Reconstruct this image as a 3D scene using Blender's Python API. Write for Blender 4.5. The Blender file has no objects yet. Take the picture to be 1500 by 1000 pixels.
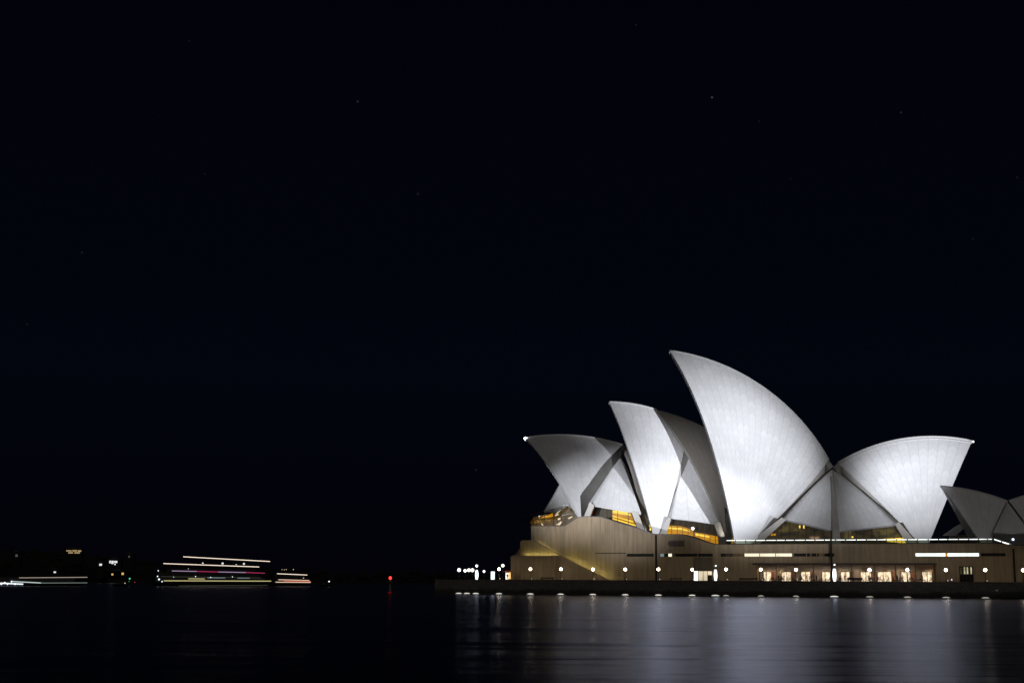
import bpy, math, random
import numpy as np
from mathutils import Vector, Matrix
random.seed(7)
S = bpy.context.scene
COL = S.collection

# ------------------------------------------------------------------ camera
F = 2083.33                      # focal length in photo pixels (1500 wide)
H = 3.2                          # eye height over the water
PITCH = math.atan(352 / F)
ROLL = -0.0055
_r = np.array([1, 0, 0.]); _u = np.array([0, -math.sin(PITCH), math.cos(PITCH)])
CF = np.array([0, math.cos(PITCH), math.sin(PITCH)])
CR = math.cos(ROLL) * _r - math.sin(ROLL) * _u
CU = math.sin(ROLL) * _r + math.cos(ROLL) * _u
C0 = np.array([0, 0, H])
cam = bpy.data.cameras.new("camera"); camo = bpy.data.objects.new("camera", cam); COL.objects.link(camo)
cam.lens = 50; cam.sensor_width = 36; cam.clip_end = 20000; cam.clip_start = 0.5
m = Matrix.Identity(4)
for i in range(3):
    m[i][0] = CR[i]; m[i][1] = CU[i]; m[i][2] = -CF[i]; m[i][3] = C0[i]
camo.matrix_world = m
S.camera = camo

def ray(px, py):
    d = CF * F + CR * (px - 750) + CU * (500 - py)
    return d / np.linalg.norm(d)
def hit(px, py, p0, n):
    d = ray(px, py)
    return C0 + d * (((p0 - C0) @ n) / (d @ n))
def proj(p):
    q = np.asarray(p) - C0; z = q @ CF
    return 750 + F * (q @ CR) / z, 500 - F * (q @ CU) / z

# ------------------------------------------------------------------ world: night sky with a few stars
W = bpy.data.worlds.new("World"); S.world = W; W.use_nodes = True
nt = W.node_tree; nt.nodes.clear()
def N(t, kind, **kw):
    n = t.nodes.new(kind)
    for k, v in kw.items(): setattr(n, k, v)
    return n
out = N(nt, 'ShaderNodeOutputWorld'); bg = N(nt, 'ShaderNodeBackground')
tc = N(nt, 'ShaderNodeTexCoord'); sep = N(nt, 'ShaderNodeSeparateXYZ')
nt.links.new(tc.outputs['Generated'], sep.inputs[0])
cr = N(nt, 'ShaderNodeValToRGB')
nt.links.new(sep.outputs['Z'], cr.inputs[0])
e = cr.color_ramp.elements
e[0].position = 0.0; e[0].color = (0.00085, 0.00085, 0.0024, 1)
e[1].position = 0.42; e[1].color = (0.00065, 0.00075, 0.0030, 1)
x = e.new(0.14); x.color = (0.00085, 0.0016, 0.0043, 1)
stars = [(1043, 143, .06), (524, 149, .028), (1320, 165, .02), (612, 284, .015), (120, 370, .012), (697, 688, .014),
         (1006, 515, .0), (932, 37, .010), (277, 60, .008), (1425, 350, .010), (1112, 178, .008), (40, 475, .007),
         (1158, 262, .007), (1490, 260, .01), (300, 255, .006)]
acc = cr.outputs['Color']
for px, py, s in stars:
    if s <= 0: continue
    d = ray(px, py)
    vm = N(nt, 'ShaderNodeVectorMath', operation='DISTANCE'); vm.inputs[1].default_value = tuple(d)
    nt.links.new(tc.outputs['Generated'], vm.inputs[0])
    lt = N(nt, 'ShaderNodeMath', operation='LESS_THAN'); lt.inputs[1].default_value = 0.00075
    nt.links.new(vm.outputs['Value'], lt.inputs[0])
    mu = N(nt, 'ShaderNodeMath', operation='MULTIPLY'); mu.inputs[1].default_value = s * .55
    nt.links.new(lt.outputs[0], mu.inputs[0])
    ad = N(nt, 'ShaderNodeVectorMath', operation='ADD')
    nt.links.new(acc, ad.inputs[0]); nt.links.new(mu.outputs[0], ad.inputs[1]); acc = ad.outputs[0]
nt.links.new(acc, bg.inputs['Color']); bg.inputs['Strength'].default_value = 1.0
nt.links.new(bg.outputs[0], out.inputs[0])

S.view_settings.view_transform = 'Standard'; S.view_settings.look = 'None'
S.view_settings.exposure = 0; S.view_settings.gamma = 1
S.cycles.max_bounces = 6; S.cycles.sample_clamp_indirect = 4.0
S.cycles.use_denoising = True

# ------------------------------------------------------------------ flood lights (mounted on the quay side, right of the camera)
def spot(name, loc, aim, power, radius_m, color=(.93, .955, 1.0), blend=1.0, size=1.0):
    l = bpy.data.lights.new(name, 'SPOT'); o = bpy.data.objects.new(name, l); COL.objects.link(o)
    loc = Vector(loc); aim = Vector(aim); d = (aim - loc)
    o.location = loc; o.rotation_euler = d.to_track_quat('-Z', 'Y').to_euler()
    l.spot_size = 2 * math.atan(radius_m / d.length); l.spot_blend = blend
    l.energy = power * 4 * math.pi * d.length ** 2          # power = irradiance at the aim
    l.color = color; l.shadow_soft_size = size
    return o
AH = math.radians(-10)
HB = np.array([-math.sin(AH), math.cos(AH), 0])             # hall: towards the back
HA = np.array([math.cos(AH), math.sin(AH), 0])
A5 = math.radians(-10); HB5 = np.array([-math.sin(A5), math.cos(A5), 0])
M0 = np.array([4, 415., 0]); M5 = np.array([119.7, 356., 0])
def hbof(m0): return HB5 if m0 is M5 else HB
def Ph(px, py, off=0., m0=M0): return hit(px, py, m0 - hbof(m0) * off, hbof(m0))
def downlight(name, loc, power, color, ang=140):
    l = bpy.data.lights.new(name, 'SPOT'); o = bpy.data.objects.new(name, l); COL.objects.link(o)
    o.location = tuple(loc); l.energy = power; l.color = color; l.shadow_soft_size = .12; l.spot_size = math.radians(ang); l.spot_blend = .4
    return o
def lamp(name, loc, power, color, size=.2):
    l = bpy.data.lights.new(name, 'POINT'); o = bpy.data.objects.new(name, l); COL.objects.link(o)
    o.location = tuple(loc); l.energy = power; l.color = color; l.shadow_soft_size = size
    return o
FLR = (230, 110, 20); FLL = (-190, 60, 18); FLT = (99, 358, 14.5); FLN = (-70, 150, 14)
CW = (.885, .91, 1.)
spot("flood_great_low", FLR, Ph(1085, 715, 18), .6, 34, CW)
spot("flood_great_mid", FLR, Ph(1092, 642, 14), 3.3, 28.5, CW)
spot("flood_great_top", FLR, Ph(1022, 578, 6), 1.3, 23, CW)
spot("flood_second", FLT, Ph(955, 705, 12), .75, 18, CW)
spot("flood_second_left", FLN, Ph(964, 724, 12), 2.35, 23, CW)
spot("flood_second_far", FLR, Ph(980, 748, 18), 2.5, 18, CW)
spot("flood_south", FLL, Ph(1350, 702, 12), 3.5, 20.5, CW)
spot("flood_south_top", FLL, Ph(1320, 662, 8), 2.4, 18, CW)
spot("flood_north", FLN, Ph(856, 733, 20), 2.6, 16, CW)
sun = bpy.data.lights.new("city_glow", 'SUN'); suno = bpy.data.objects.new("city_glow", sun); COL.objects.link(suno)
sun.energy = .25; sun.angle = math.radians(70); sun.color = (1., .93, .86)      # the lit city behind the camera
suno.rotation_euler = Vector((-.25, 1, -.28)).to_track_quat('-Z', 'Y').to_euler()
# ------------------------------------------------------------------ frames
O = np.array([5.08, 370.27, 0.]); YAW = math.atan2(-38.29, 103.8)
PU = np.array([math.cos(YAW), math.sin(YAW), 0]); PV = np.array([-math.sin(YAW), math.cos(YAW), 0])
def Pf(px, py, v): return hit(px, py, O + PV * v, PV)        # photo point on the podium's plane v
def uvw(p): q = np.asarray(p) - O; return np.array([q @ PU, q @ PV, q[2]])
def wld(u, v, w): return O + PU * u + PV * v + np.array([0, 0, w])
def UW(px, py, v): q = uvw(Pf(px, py, v)); return q[0], q[2]

# ------------------------------------------------------------------ mesh helpers
class MB:
    def __init__(s): s.v = []; s.f = []; s.uv = {}
    def add(s, vs, fs, uvs=None):
        b = len(s.v); s.v += [tuple(map(float, p)) for p in vs]
        for f in fs: s.f.append(tuple(b + i for i in f))
        if uvs is not None:
            for i, q in enumerate(uvs): s.uv[b + i] = q
        return s
    def hexa(s, P):      # 8 points: bottom 4, top 4
        return s.add(P, [(0, 3, 2, 1), (4, 5, 6, 7), (0, 1, 5, 4), (1, 2, 6, 5), (2, 3, 7, 6), (3, 0, 4, 7)])
    def box(s, u0, u1, v0, v1, w0, w1, fr=wld):
        return s.hexa([fr(u0, v0, w0), fr(u1, v0, w0), fr(u1, v1, w0), fr(u0, v1, w0),
                       fr(u0, v0, w1), fr(u1, v0, w1), fr(u1, v1, w1), fr(u0, v1, w1)])
    def prism(s, pts, d):     # polygon pts (world), extruded by vector d
        n = len(pts); d = np.asarray(d)
        vs = [np.asarray(p) for p in pts] + [np.asarray(p) + d for p in pts]
        fs = [tuple(range(n)), tuple(range(2 * n - 1, n - 1, -1))]
        fs += [(i, n + i, n + (i + 1) % n, (i + 1) % n) for i in range(n)]
        return s.add(vs, fs)
    def tube(s, pts, r, k=8, cap=True):
        pts = [np.asarray(p, float) for p in pts]; n = len(pts)
        rs = r if hasattr(r, '__len__') else [r] * n
        vs = []; fs = []
        for i, p in enumerate(pts):
            t = pts[min(i + 1, n - 1)] - pts[max(i - 1, 0)]; t = t / np.linalg.norm(t)
            a = np.cross(t, [0.31, 0.2, 1.] if abs(t[2]) < .9 else [1., 0.1, 0]); a /= np.linalg.norm(a); b = np.cross(t, a)
            for j in range(k):
                th = 2 * math.pi * j / k; vs.append(p + rs[i] * (a * math.cos(th) + b * math.sin(th)))
        for i in range(n - 1):
            for j in range(k):
                fs.append((i * k + j, i * k + (j + 1) % k, (i + 1) * k + (j + 1) % k, (i + 1) * k + j))
        if cap: fs += [tuple(range(k))[::-1], tuple(range((n - 1) * k, n * k))]
        return s.add(vs, fs)
    def lathe(s, c, prof, k=16):     # prof: (r, z)
        c = np.asarray(c); vs = []; fs = []; n = len(prof)
        for r, z in prof:
            for j in range(k):
                th = 2 * math.pi * j / k; vs.append(c + np.array([r * math.cos(th), r * math.sin(th), z]))
        for i in range(n - 1):
            for j in range(k):
                fs.append((i * k + j, i * k + (j + 1) % k, (i + 1) * k + (j + 1) % k, (i + 1) * k + j))
        return s.add(vs, fs)
    def ball(s, c, r, k=12, sz=1.0):
        return s.lathe(c, [(max(1e-4, r * math.sin(math.pi * i / k)), -r * sz * math.cos(math.pi * i / k)) for i in range(k + 1)], 2 * k)
    def grid(s, G, uvs=None):
        a = len(G); b = len(G[0])
        return s.add([p for row in G for p in row],
                     [(i * b + j, i * b + j + 1, (i + 1) * b + j + 1, (i + 1) * b + j) for i in range(a - 1) for j in range(b - 1)],
                     None if uvs is None else [q for row in uvs for q in row])
    def solid_grid(s, G, K, uvs=None):    # outer grid G, inner grid K: closed shell
        s.grid(G, uvs); s.grid([r[::-1] for r in K], None if uvs is None else [r[::-1] for r in uvs])
        for A, B in ((G[0], K[0]), (K[-1], G[-1]), ([r[0] for r in K], [r[0] for r in G]), ([r[-1] for r in G], [r[-1] for r in K])):
            s.grid([A, B], None)
        return s

ROOTM = {}
def thing(name, label, cat, loc=(0, 0, 0), rz=0., group=None, kind=None):
    o = bpy.data.objects.new(name, None); COL.objects.link(o)
    o.location = tuple(loc); o.rotation_euler = (0, 0, rz); o.empty_display_size = .5
    o["label"] = label; o["category"] = cat
    if group: o["group"] = group
    if kind: o["kind"] = kind
    ROOTM[o.name] = (np.array(loc, float), rz)
    return o
def mesh_data(name, mb, mat, M=(np.zeros(3), 0.), smooth=False):
    loc, rz = M; c, s = math.cos(-rz), math.sin(-rz)
    V = np.array(mb.v) - loc
    V = np.stack([V[:, 0] * c - V[:, 1] * s, V[:, 0] * s + V[:, 1] * c, V[:, 2]], 1)
    me = bpy.data.meshes.new(name); me.from_pydata(V.tolist(), [], mb.f)
    if mat: me.materials.append(mat)
    if mb.uv:
        ul = me.uv_layers.new(name='UVMap')
        for l in me.loops: ul.data[l.index].uv = mb.uv.get(l.vertex_index, (0, 0))
    if smooth:
        me.polygons.foreach_set('use_smooth', [True] * len(me.polygons))
    me.update(); return me
def part(name, mb, mat, parent, smooth=False, label=None, local=False):
    M = ROOTM[parent.name]
    me = mesh_data(name, mb, mat, (np.zeros(3), 0.) if local else M, smooth)
    o = bpy.data.objects.new(name, me); COL.objects.link(o); o.parent = parent
    ROOTM[o.name] = M
    if label: o["label"] = label
    return o
def solo(name, mb, mat, label=None, cat=None, loc=(0, 0, 0), rz=0., group=None, kind=None, smooth=False, local=False):
    me = mesh_data(name, mb, mat, (np.zeros(3), 0.) if local else (np.array(loc, float), rz), smooth)
    o = bpy.data.objects.new(name, me); COL.objects.link(o); o.location = tuple(loc); o.rotation_euler = (0, 0, rz)
    if label: o["label"] = label
    if cat: o["category"] = cat
    if group: o["group"] = group
    if kind: o["kind"] = kind
    ROOTM[o.name] = (np.array(loc, float), rz)
    return o
def kids(o): return [c for c in COL.objects if c.parent == o]
def dup(o, loc=None, rz=None, label=None, parent=None):
    c = o.copy(); COL.objects.link(c)
    if parent: c.parent = parent
    if loc is not None: c.location = tuple(loc)
    if rz is not None: c.rotation_euler = (0, 0, rz)
    if label: c["label"] = label
    for k in kids(o): dup(k, parent=c)
    return c

# ------------------------------------------------------------------ materials
def mat(name): 
    mt = bpy.data.materials.new(name); mt.use_nodes = True
    return mt, mt.node_tree, mt.node_tree.nodes['Principled BSDF']
def plain(name, col, rough=.6, metal=0., var=.25, scale=3., bump=0.):
    mt, t, p = mat(name)
    tcx = N(t, 'ShaderNodeTexCoord'); no = N(t, 'ShaderNodeTexNoise'); no.inputs['Scale'].default_value = scale; no.inputs['Detail'].default_value = 5
    t.links.new(tcx.outputs['Object'], no.inputs['Vector'])
    mp = N(t, 'ShaderNodeMapRange'); mp.inputs['To Min'].default_value = 1 - var; mp.inputs['To Max'].default_value = 1 + var
    t.links.new(no.outputs[0], mp.inputs[0])
    mx = N(t, 'ShaderNodeVectorMath', operation='SCALE'); mx.inputs[0].default_value = col[:3]
    t.links.new(mp.outputs[0], mx.inputs['Scale']); t.links.new(mx.outputs[0], p.inputs['Base Color'])
    p.inputs['Roughness'].default_value = rough; p.inputs['Metallic'].default_value = metal
    if bump:
        b = N(t, 'ShaderNodeBump'); b.inputs['Strength'].default_value = bump; b.inputs['Distance'].default_value = .05
        t.links.new(no.outputs[0], b.inputs['Height']); t.links.new(b.outputs[0], p.inputs['Normal'])
    return mt
def glow(name, col, strength, var=0., scale=(1, 1, 1)):
    mt, t, p = mat(name)
    p.inputs['Base Color'].default_value = (.03, .028, .025, 1)
    p.inputs['Emission Color'].default_value = (*col, 1); p.inputs['Emission Strength'].default_value = strength
    if var:
        tcx = N(t, 'ShaderNodeTexCoord'); mpg = N(t, 'ShaderNodeMapping'); mpg.inputs['Scale'].default_value = scale
        no = N(t, 'ShaderNodeTexNoise'); no.inputs['Scale'].default_value = 1.; no.inputs['Detail'].default_value = 3
        t.links.new(tcx.outputs['Object'], mpg.inputs[0]); t.links.new(mpg.outputs[0], no.inputs['Vector'])
        mp = N(t, 'ShaderNodeMapRange'); mp.inputs['From Min'].default_value = .3; mp.inputs['From Max'].default_value = .7
        mp.inputs['To Min'].default_value = strength * (1 - var); mp.inputs['To Max'].default_value = strength * (1 + var)
        t.links.new(no.outputs[0], mp.inputs[0]); t.links.new(mp.outputs[0], p.inputs['Emission Strength'])
    return mt
def glass_mat(name, col=(.8, .8, .75), refl=.12, opac=.15):
    mt = bpy.data.materials.new(name); mt.use_nodes = True; t = mt.node_tree; t.nodes.clear()
    o = N(t, 'ShaderNodeOutputMaterial'); tr = N(t, 'ShaderNodeBsdfTransparent'); tr.inputs[0].default_value = (*col, 1)
    g = N(t, 'ShaderNodeBsdfGlossy'); g.inputs['Roughness'].default_value = .05
    mx = N(t, 'ShaderNodeMixShader'); fr = N(t, 'ShaderNodeFresnel'); fr.inputs[0].default_value = 1.5
    t.links.new(fr.outputs[0], mx.inputs[0]); t.links.new(tr.outputs[0], mx.inputs[1]); t.links.new(g.outputs[0], mx.inputs[2])
    t.links.new(mx.outputs[0], o.inputs[0])
    return mt

# glazed roof tiles: chevron "lids" between the ribs, from the shell's own UV (u = rib number, v = metres from the foot)
def tile_mat(name, col):
    mt, t, p = mat(name)
    uvn = N(t, 'ShaderNodeTexCoord'); sx = N(t, 'ShaderNodeSeparateXYZ'); t.links.new(uvn.outputs['UV'], sx.inputs[0])
    def M(op, a, b=None, c=None):
        n = N(t, 'ShaderNodeMath', operation=op)
        for i, q in enumerate((a, b, c)):
            if q is None: continue
            if isinstance(q, (int, float)): n.inputs[i].default_value = q
            else: t.links.new(q, n.inputs[i])
        return n.outputs[0]
    fu = M('FRACT', sx.outputs['X']); tri = M('ABSOLUTE', M('SUBTRACT', fu, .5))
    rib = M('LESS_THAN', M('SUBTRACT', .5, tri), .05)
    vv = M('DIVIDE', M('ADD', sx.outputs['Y'], M('MULTIPLY', tri, 3.0)), 2.3)
    line = M('LESS_THAN', M('FRACT', vv), .09)
    cell = N(t, 'ShaderNodeCombineXYZ'); t.links.new(M('FLOOR', sx.outputs['X']), cell.inputs[0]); t.links.new(M('FLOOR', vv), cell.inputs[1])
    wn = N(t, 'ShaderNodeTexWhiteNoise', noise_dimensions='3D'); t.links.new(cell.outputs[0], wn.inputs['Vector'])
    no = N(t, 'ShaderNodeTexNoise'); no.inputs['Scale'].default_value = .12; no.inputs['Detail'].default_value = 6
    t.links.new(uvn.outputs['Object'], no.inputs['Vector'])
    k = M('ADD', M('MULTIPLY', wn.outputs['Value'], .09), M('MULTIPLY', no.outputs[0], .07))
    k = M('SUBTRACT', M('ADD', k, .92), M('MULTIPLY', M('MAXIMUM', rib, line), .13))
    mx = N(t, 'ShaderNodeVectorMath', operation='SCALE'); mx.inputs[0].default_value = col
    t.links.new(k, mx.inputs['Scale']); t.links.new(mx.outputs[0], p.inputs['Base Color'])
    rr = M('ADD', M('MULTIPLY', wn.outputs['Value'], .12), .38)
    t.links.new(rr, p.inputs['Roughness']); p.inputs['Specular IOR Level'].default_value = .35
    return mt
TILE = tile_mat('glazed_tile', (.74, .74, .735))
CONC = plain('rib_concrete', (.42, .40, .37), .75, var=.2, scale=.5)

def granite(name, col):
    mt, t, p = mat(name)
    tcx = N(t, 'ShaderNodeTexCoord'); sx = N(t, 'ShaderNodeSeparateXYZ'); t.links.new(tcx.outputs['Object'], sx.inputs[0])
    def M(op, a, b=None):
        n = N(t, 'ShaderNodeMath', operation=op)
        for i, q in enumerate((a, b)):
            if q is None: continue
            if isinstance(q, (int, float)): n.inputs[i].default_value = q
            else: t.links.new(q, n.inputs[i])
        return n.outputs[0]
    pu = M('DIVIDE', sx.outputs['X'], 1.24); cellu = M('FLOOR', pu)
    joint = M('LESS_THAN', M('FRACT', pu), .10)
    wn = N(t, 'ShaderNodeTexWhiteNoise', noise_dimensions='1D'); t.links.new(cellu, wn.inputs['W'])
    no = N(t, 'ShaderNodeTexNoise'); no.inputs['Scale'].default_value = 1.; no.inputs['Detail'].default_value = 8
    mpg = N(t, 'ShaderNodeMapping'); mpg.inputs['Scale'].default_value = (1.3, 1.3, .22)
    t.links.new(tcx.outputs['Object'], mpg.inputs[0]); t.links.new(mpg.outputs[0], no.inputs['Vector'])
    k = M('ADD', M('MULTIPLY', wn.outputs['Value'], .16), M('MULTIPLY', no.outputs[0], .75))
    k = M('SUBTRACT', M('ADD', k, .55), M('MULTIPLY', joint, .22))
    mx = N(t, 'ShaderNodeVectorMath', operation='SCALE'); mx.inputs[0].default_value = col
    t.links.new(k, mx.inputs['Scale']); t.links.new(mx.outputs[0], p.inputs['Base Color'])
    p.inputs['Roughness'].default_value = .7
    b = N(t, 'ShaderNodeBump'); b.inputs['Strength'].default_value = .5; b.inputs['Distance'].default_value = .08
    t.links.new(M('SUBTRACT', 1., joint), b.inputs['Height']); t.links.new(b.outputs[0], p.inputs['Normal'])
    return mt
GRAN = granite('granite_panel', (.265, .20, .120))
PAVE = plain('granite_paving', (.16, .125, .10), .6, scale=1.)
SEAW = plain('sea_wall_stone', (.15, .13, .115), .85, scale=.8, bump=.5)
def tide(mt):
    t = mt.node_tree; p = t.nodes['Principled BSDF']; src = p.inputs['Base Color'].links[0].from_socket
    tcx = N(t, 'ShaderNodeTexCoord'); sx = N(t, 'ShaderNodeSeparateXYZ'); t.links.new(tcx.outputs['Object'], sx.inputs[0])
    no = N(t, 'ShaderNodeTexNoise'); no.inputs['Scale'].default_value = .35; no.inputs['Detail'].default_value = 6; t.links.new(tcx.outputs['Object'], no.inputs['Vector'])
    ad = N(t, 'ShaderNodeMath', operation='MULTIPLY_ADD'); ad.inputs[1].default_value = 1.6; t.links.new(no.outputs[0], ad.inputs[0]); t.links.new(sx.outputs['Z'], ad.inputs[2])
    mp = N(t, 'ShaderNodeMapRange'); mp.inputs['From Min'].default_value = 1.6; mp.inputs['From Max'].default_value = 2.5; mp.inputs['To Min'].default_value = .28; mp.inputs['To Max'].default_value = 1.
    t.links.new(ad.outputs[0], mp.inputs[0])
    br = N(t, 'ShaderNodeTexBrick'); br.inputs['Scale'].default_value = .5; br.inputs['Color1'].default_value = (1, 1, 1, 1); br.inputs['Color2'].default_value = (.75, .75, .75, 1); br.inputs['Mortar'].default_value = (.35, .35, .35, 1)
    cx = N(t, 'ShaderNodeCombineXYZ'); t.links.new(sx.outputs['X'], cx.inputs[0]); t.links.new(sx.outputs['Z'], cx.inputs[1]); t.links.new(cx.outputs[0], br.inputs['Vector'])
    m1 = N(t, 'ShaderNodeVectorMath', operation='SCALE'); t.links.new(src, m1.inputs[0]); t.links.new(mp.outputs[0], m1.inputs['Scale'])
    m2 = N(t, 'ShaderNodeVectorMath', operation='MULTIPLY'); t.links.new(m1.outputs[0], m2.inputs[0]); t.links.new(br.outputs['Color'], m2.inputs[1])
    t.links.new(m2.outputs[0], p.inputs['Base Color'])
tide(SEAW)
DARK = plain('dark_metal', (.02, .02, .022), .45)
BLACK = plain('dark_recess', (.012, .010, .009), .9)
WOOD = plain('dark_timber', (.06, .035, .015), .5, var=.6, scale=1.5)
GLASS = glass_mat('foyer_glass')
AMBER = glow('amber_interior', (1., .44, .008), .85, .45, (.15, .15, 1.6))
AMBERDIM = glow('dim_amber_interior', (.8, .50, .14), .030, .98, (.5, .5, 1.2))
CREAM = glow('cream_window_light', (1., .78, .52), .95, .6, (1.3, 1.3, 1.1))
SLOTW = glow('slot_window_light', (1., .90, .66), 1.1, .25, (.3, .3, .3))
SLOTC = glow('cool_slot_light', (.90, 1., .97), 1.35, .15, (.2, .2, .2))
SLOTD = glow('dim_slot_light', (.7, .45, .12), .05, .9, (.6, .6, .6))
GLOBE = glow('lamp_globe', (1., .84, .62), 24.)
GLOBE2 = glow('wharf_globe', (1., .95, .90), 2.2)
COOL = glow('light_column', (.90, .97, 1.), 2.4)
GLINT = glow('waterline_glint', (1., .97, .86), .75)  # glow that stands in for lamp glints on the water
GLINT2 = glow('dim_waterline_glint', (1., .95, .82), .34)
LED = glow('led_strip', (.95, 1., .96), 1.6, .35, (.35, .35, .35))
TIP = glow('beacon_white', (.9, .97, 1.), 8.)
# ------------------------------------------------------------------ water
def water_mat():
    mt = bpy.data.materials.new('harbour_water'); mt.use_nodes = True; t = mt.node_tree; t.nodes.clear()
    o = N(t, 'ShaderNodeOutputMaterial'); df = N(t, 'ShaderNodeBsdfDiffuse'); df.inputs[0].default_value = (.0012, .002, .004, 1)
    p = N(t, 'ShaderNodeBsdfGlossy'); p.inputs['Color'].default_value = (.44, .455, .54, 1); p.inputs['Roughness'].default_value = .235
    fr = N(t, 'ShaderNodeFresnel'); fr.inputs[0].default_value = 1.33; mx = N(t, 'ShaderNodeMixShader')
    t.links.new(fr.outputs[0], mx.inputs[0]); t.links.new(df.outputs[0], mx.inputs[1]); t.links.new(p.outputs[0], mx.inputs[2]); t.links.new(mx.outputs[0], o.inputs[0])
    tcx = N(t, 'ShaderNodeTexCoord')
    hs = []
    for sc, d, st in (((.016, .06, 1), 3, 1.0), ((.022, .22, 1), 3, .16), ((.09, .9, 1), 2, .035)):
        mp = N(t, 'ShaderNodeMapping'); mp.inputs['Scale'].default_value = sc
        no = N(t, 'ShaderNodeTexNoise'); no.inputs['Scale'].default_value = 1.; no.inputs['Detail'].default_value = d
        t.links.new(tcx.outputs['Object'], mp.inputs[0]); t.links.new(mp.outputs[0], no.inputs['Vector'])
        mu = N(t, 'ShaderNodeMath', operation='MULTIPLY'); mu.inputs[1].default_value = st; t.links.new(no.outputs[0], mu.inputs[0]); hs.append(mu.outputs[0])
    a0 = N(t, 'ShaderNodeMath', operation='ADD'); t.links.new(hs[0], a0.inputs[0]); t.links.new(hs[1], a0.inputs[1])
    ad = N(t, 'ShaderNodeMath', operation='ADD'); t.links.new(a0.outputs[0], ad.inputs[0]); t.links.new(hs[2], ad.inputs[1])
    b = N(t, 'ShaderNodeBump'); b.inputs['Strength'].default_value = 1.; b.inputs['Distance'].default_value = .8
    t.links.new(ad.outputs[0], b.inputs['Height']); t.links.new(b.outputs[0], p.inputs['Normal'])
    return mt
w = MB(); w.add([(-9000, -300, 0), (9000, -300, 0), (9000, 14000, 0), (-9000, 14000, 0)], [(0, 1, 2, 3)])
solo('water', w, water_mat(), kind='structure')

# ------------------------------------------------------------------ promenade and sea wall
WP = UW(777, 849.3, 0)[1]                         # promenade level
u_l = UW(637, 850, 0)[0]; u_r = 175.
b = MB(); b.box(u_l + .6, u_r, 1.0, 130, -1, WP - .02)
solo('promenade', b, PAVE, kind='structure', loc=O, rz=YAW)
sw = thing('sea_wall', 'long dark stone sea wall standing in the water below the promenade', 'sea wall', wld(60, 0, 0), YAW)
b = MB(); b.box(u_l, u_r, 0, 1.0, -1.5, WP); b.box(u_l, u_l + .6, 1.0, 110, -1.5, WP)
part('wall_face', b, SEAW, sw)
b = MB(); b.box(u_l - .1, u_r, -.12, 1.1, WP, WP + .12)
part('coping', b, plain('coping_stone', (.12, .10, .085), .7), sw)
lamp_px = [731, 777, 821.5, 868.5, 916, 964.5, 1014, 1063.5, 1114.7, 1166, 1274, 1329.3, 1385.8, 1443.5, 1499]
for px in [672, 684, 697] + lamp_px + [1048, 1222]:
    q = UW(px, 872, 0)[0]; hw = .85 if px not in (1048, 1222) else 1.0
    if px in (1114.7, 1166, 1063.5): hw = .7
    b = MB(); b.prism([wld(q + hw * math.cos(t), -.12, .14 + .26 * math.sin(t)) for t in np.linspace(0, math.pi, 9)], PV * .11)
    part('waterline_glint', b, GLINT if px < 1060 or px == 1222 else GLINT2, sw)  # flat glowing half-disc in place of a lamp's glint at the waterline

# ------------------------------------------------------------------ opera house: podium
HOUSE = thing('opera_house', 'floodlit concert hall with four tall white sail roofs on a brown granite podium', 'opera house', O, YAW)
V1 = 9.0
def wall_holes(mb, u0, u1, w0, w1, holes, v0, t):
    ws = sorted({w0, w1} | {h[2] for h in holes} | {h[3] for h in holes})
    for a, c in zip(ws[:-1], ws[1:]):
        hs = sorted([(h[0], h[1]) for h in holes if h[2] <= a + 1e-6 and h[3] >= c - 1e-6]); x = u0
        for p, q in hs:
            if p > x + 1e-6: mb.box(x, p, v0, v0 + t, a, c)
            x = q
        if u1 > x: mb.box(x, u1, v0, v0 + t, a, c)
def rect(px0, px1, py0, py1, v):
    pm = (py0 + py1) / 2
    return UW(px0, pm, v)[0], UW(px1, pm, v)[0], UW((px0 + px1) / 2, py1, v)[1], UW((px0 + px1) / 2, py0, v)[1]
SL0 = UW(1180, 814.5, V1)[1]; SL1 = UW(1180, 810, V1)[1]
slots = []
def slot(a, c): r = rect(a, c, 810, 814.5, V1); return (r[0], r[1], SL0, SL1)
for a, c in ((918, 957.5), (966, 1044), (1055, 1160), (1162.5, 1222), (1341, 1434), (1437, 1473)): slots.append(slot(a, c))
d1 = rect(804, 817, 835.5, 852, V1); d1 = (d1[0], d1[1], WP - .02, d1[3])
d2 = rect(1016, 1043, 836, 852, V1); d2 = (d2[0], d2[1], WP - .02, d2[3])
d3 = rect(1405, 1426, 829, 852, V1); d3 = (d3[0], d3[1], WP - .02, d3[3])
bar = rect(1104.5, 1371, 826, 853, V1); bar = (bar[0], bar[1], WP - .02, bar[3])
niche = rect(981, 1002, 791.5, 800, V1)
uL = UW(778, 800, V1)[0]
WTOP = UW(1180, 801.5, V1)[1]
b = MB(); wall_holes(b, uL, u_r - 2, WP - .02, WTOP, slots + [d1, d2, d3, bar], V1, 1.2)
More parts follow.
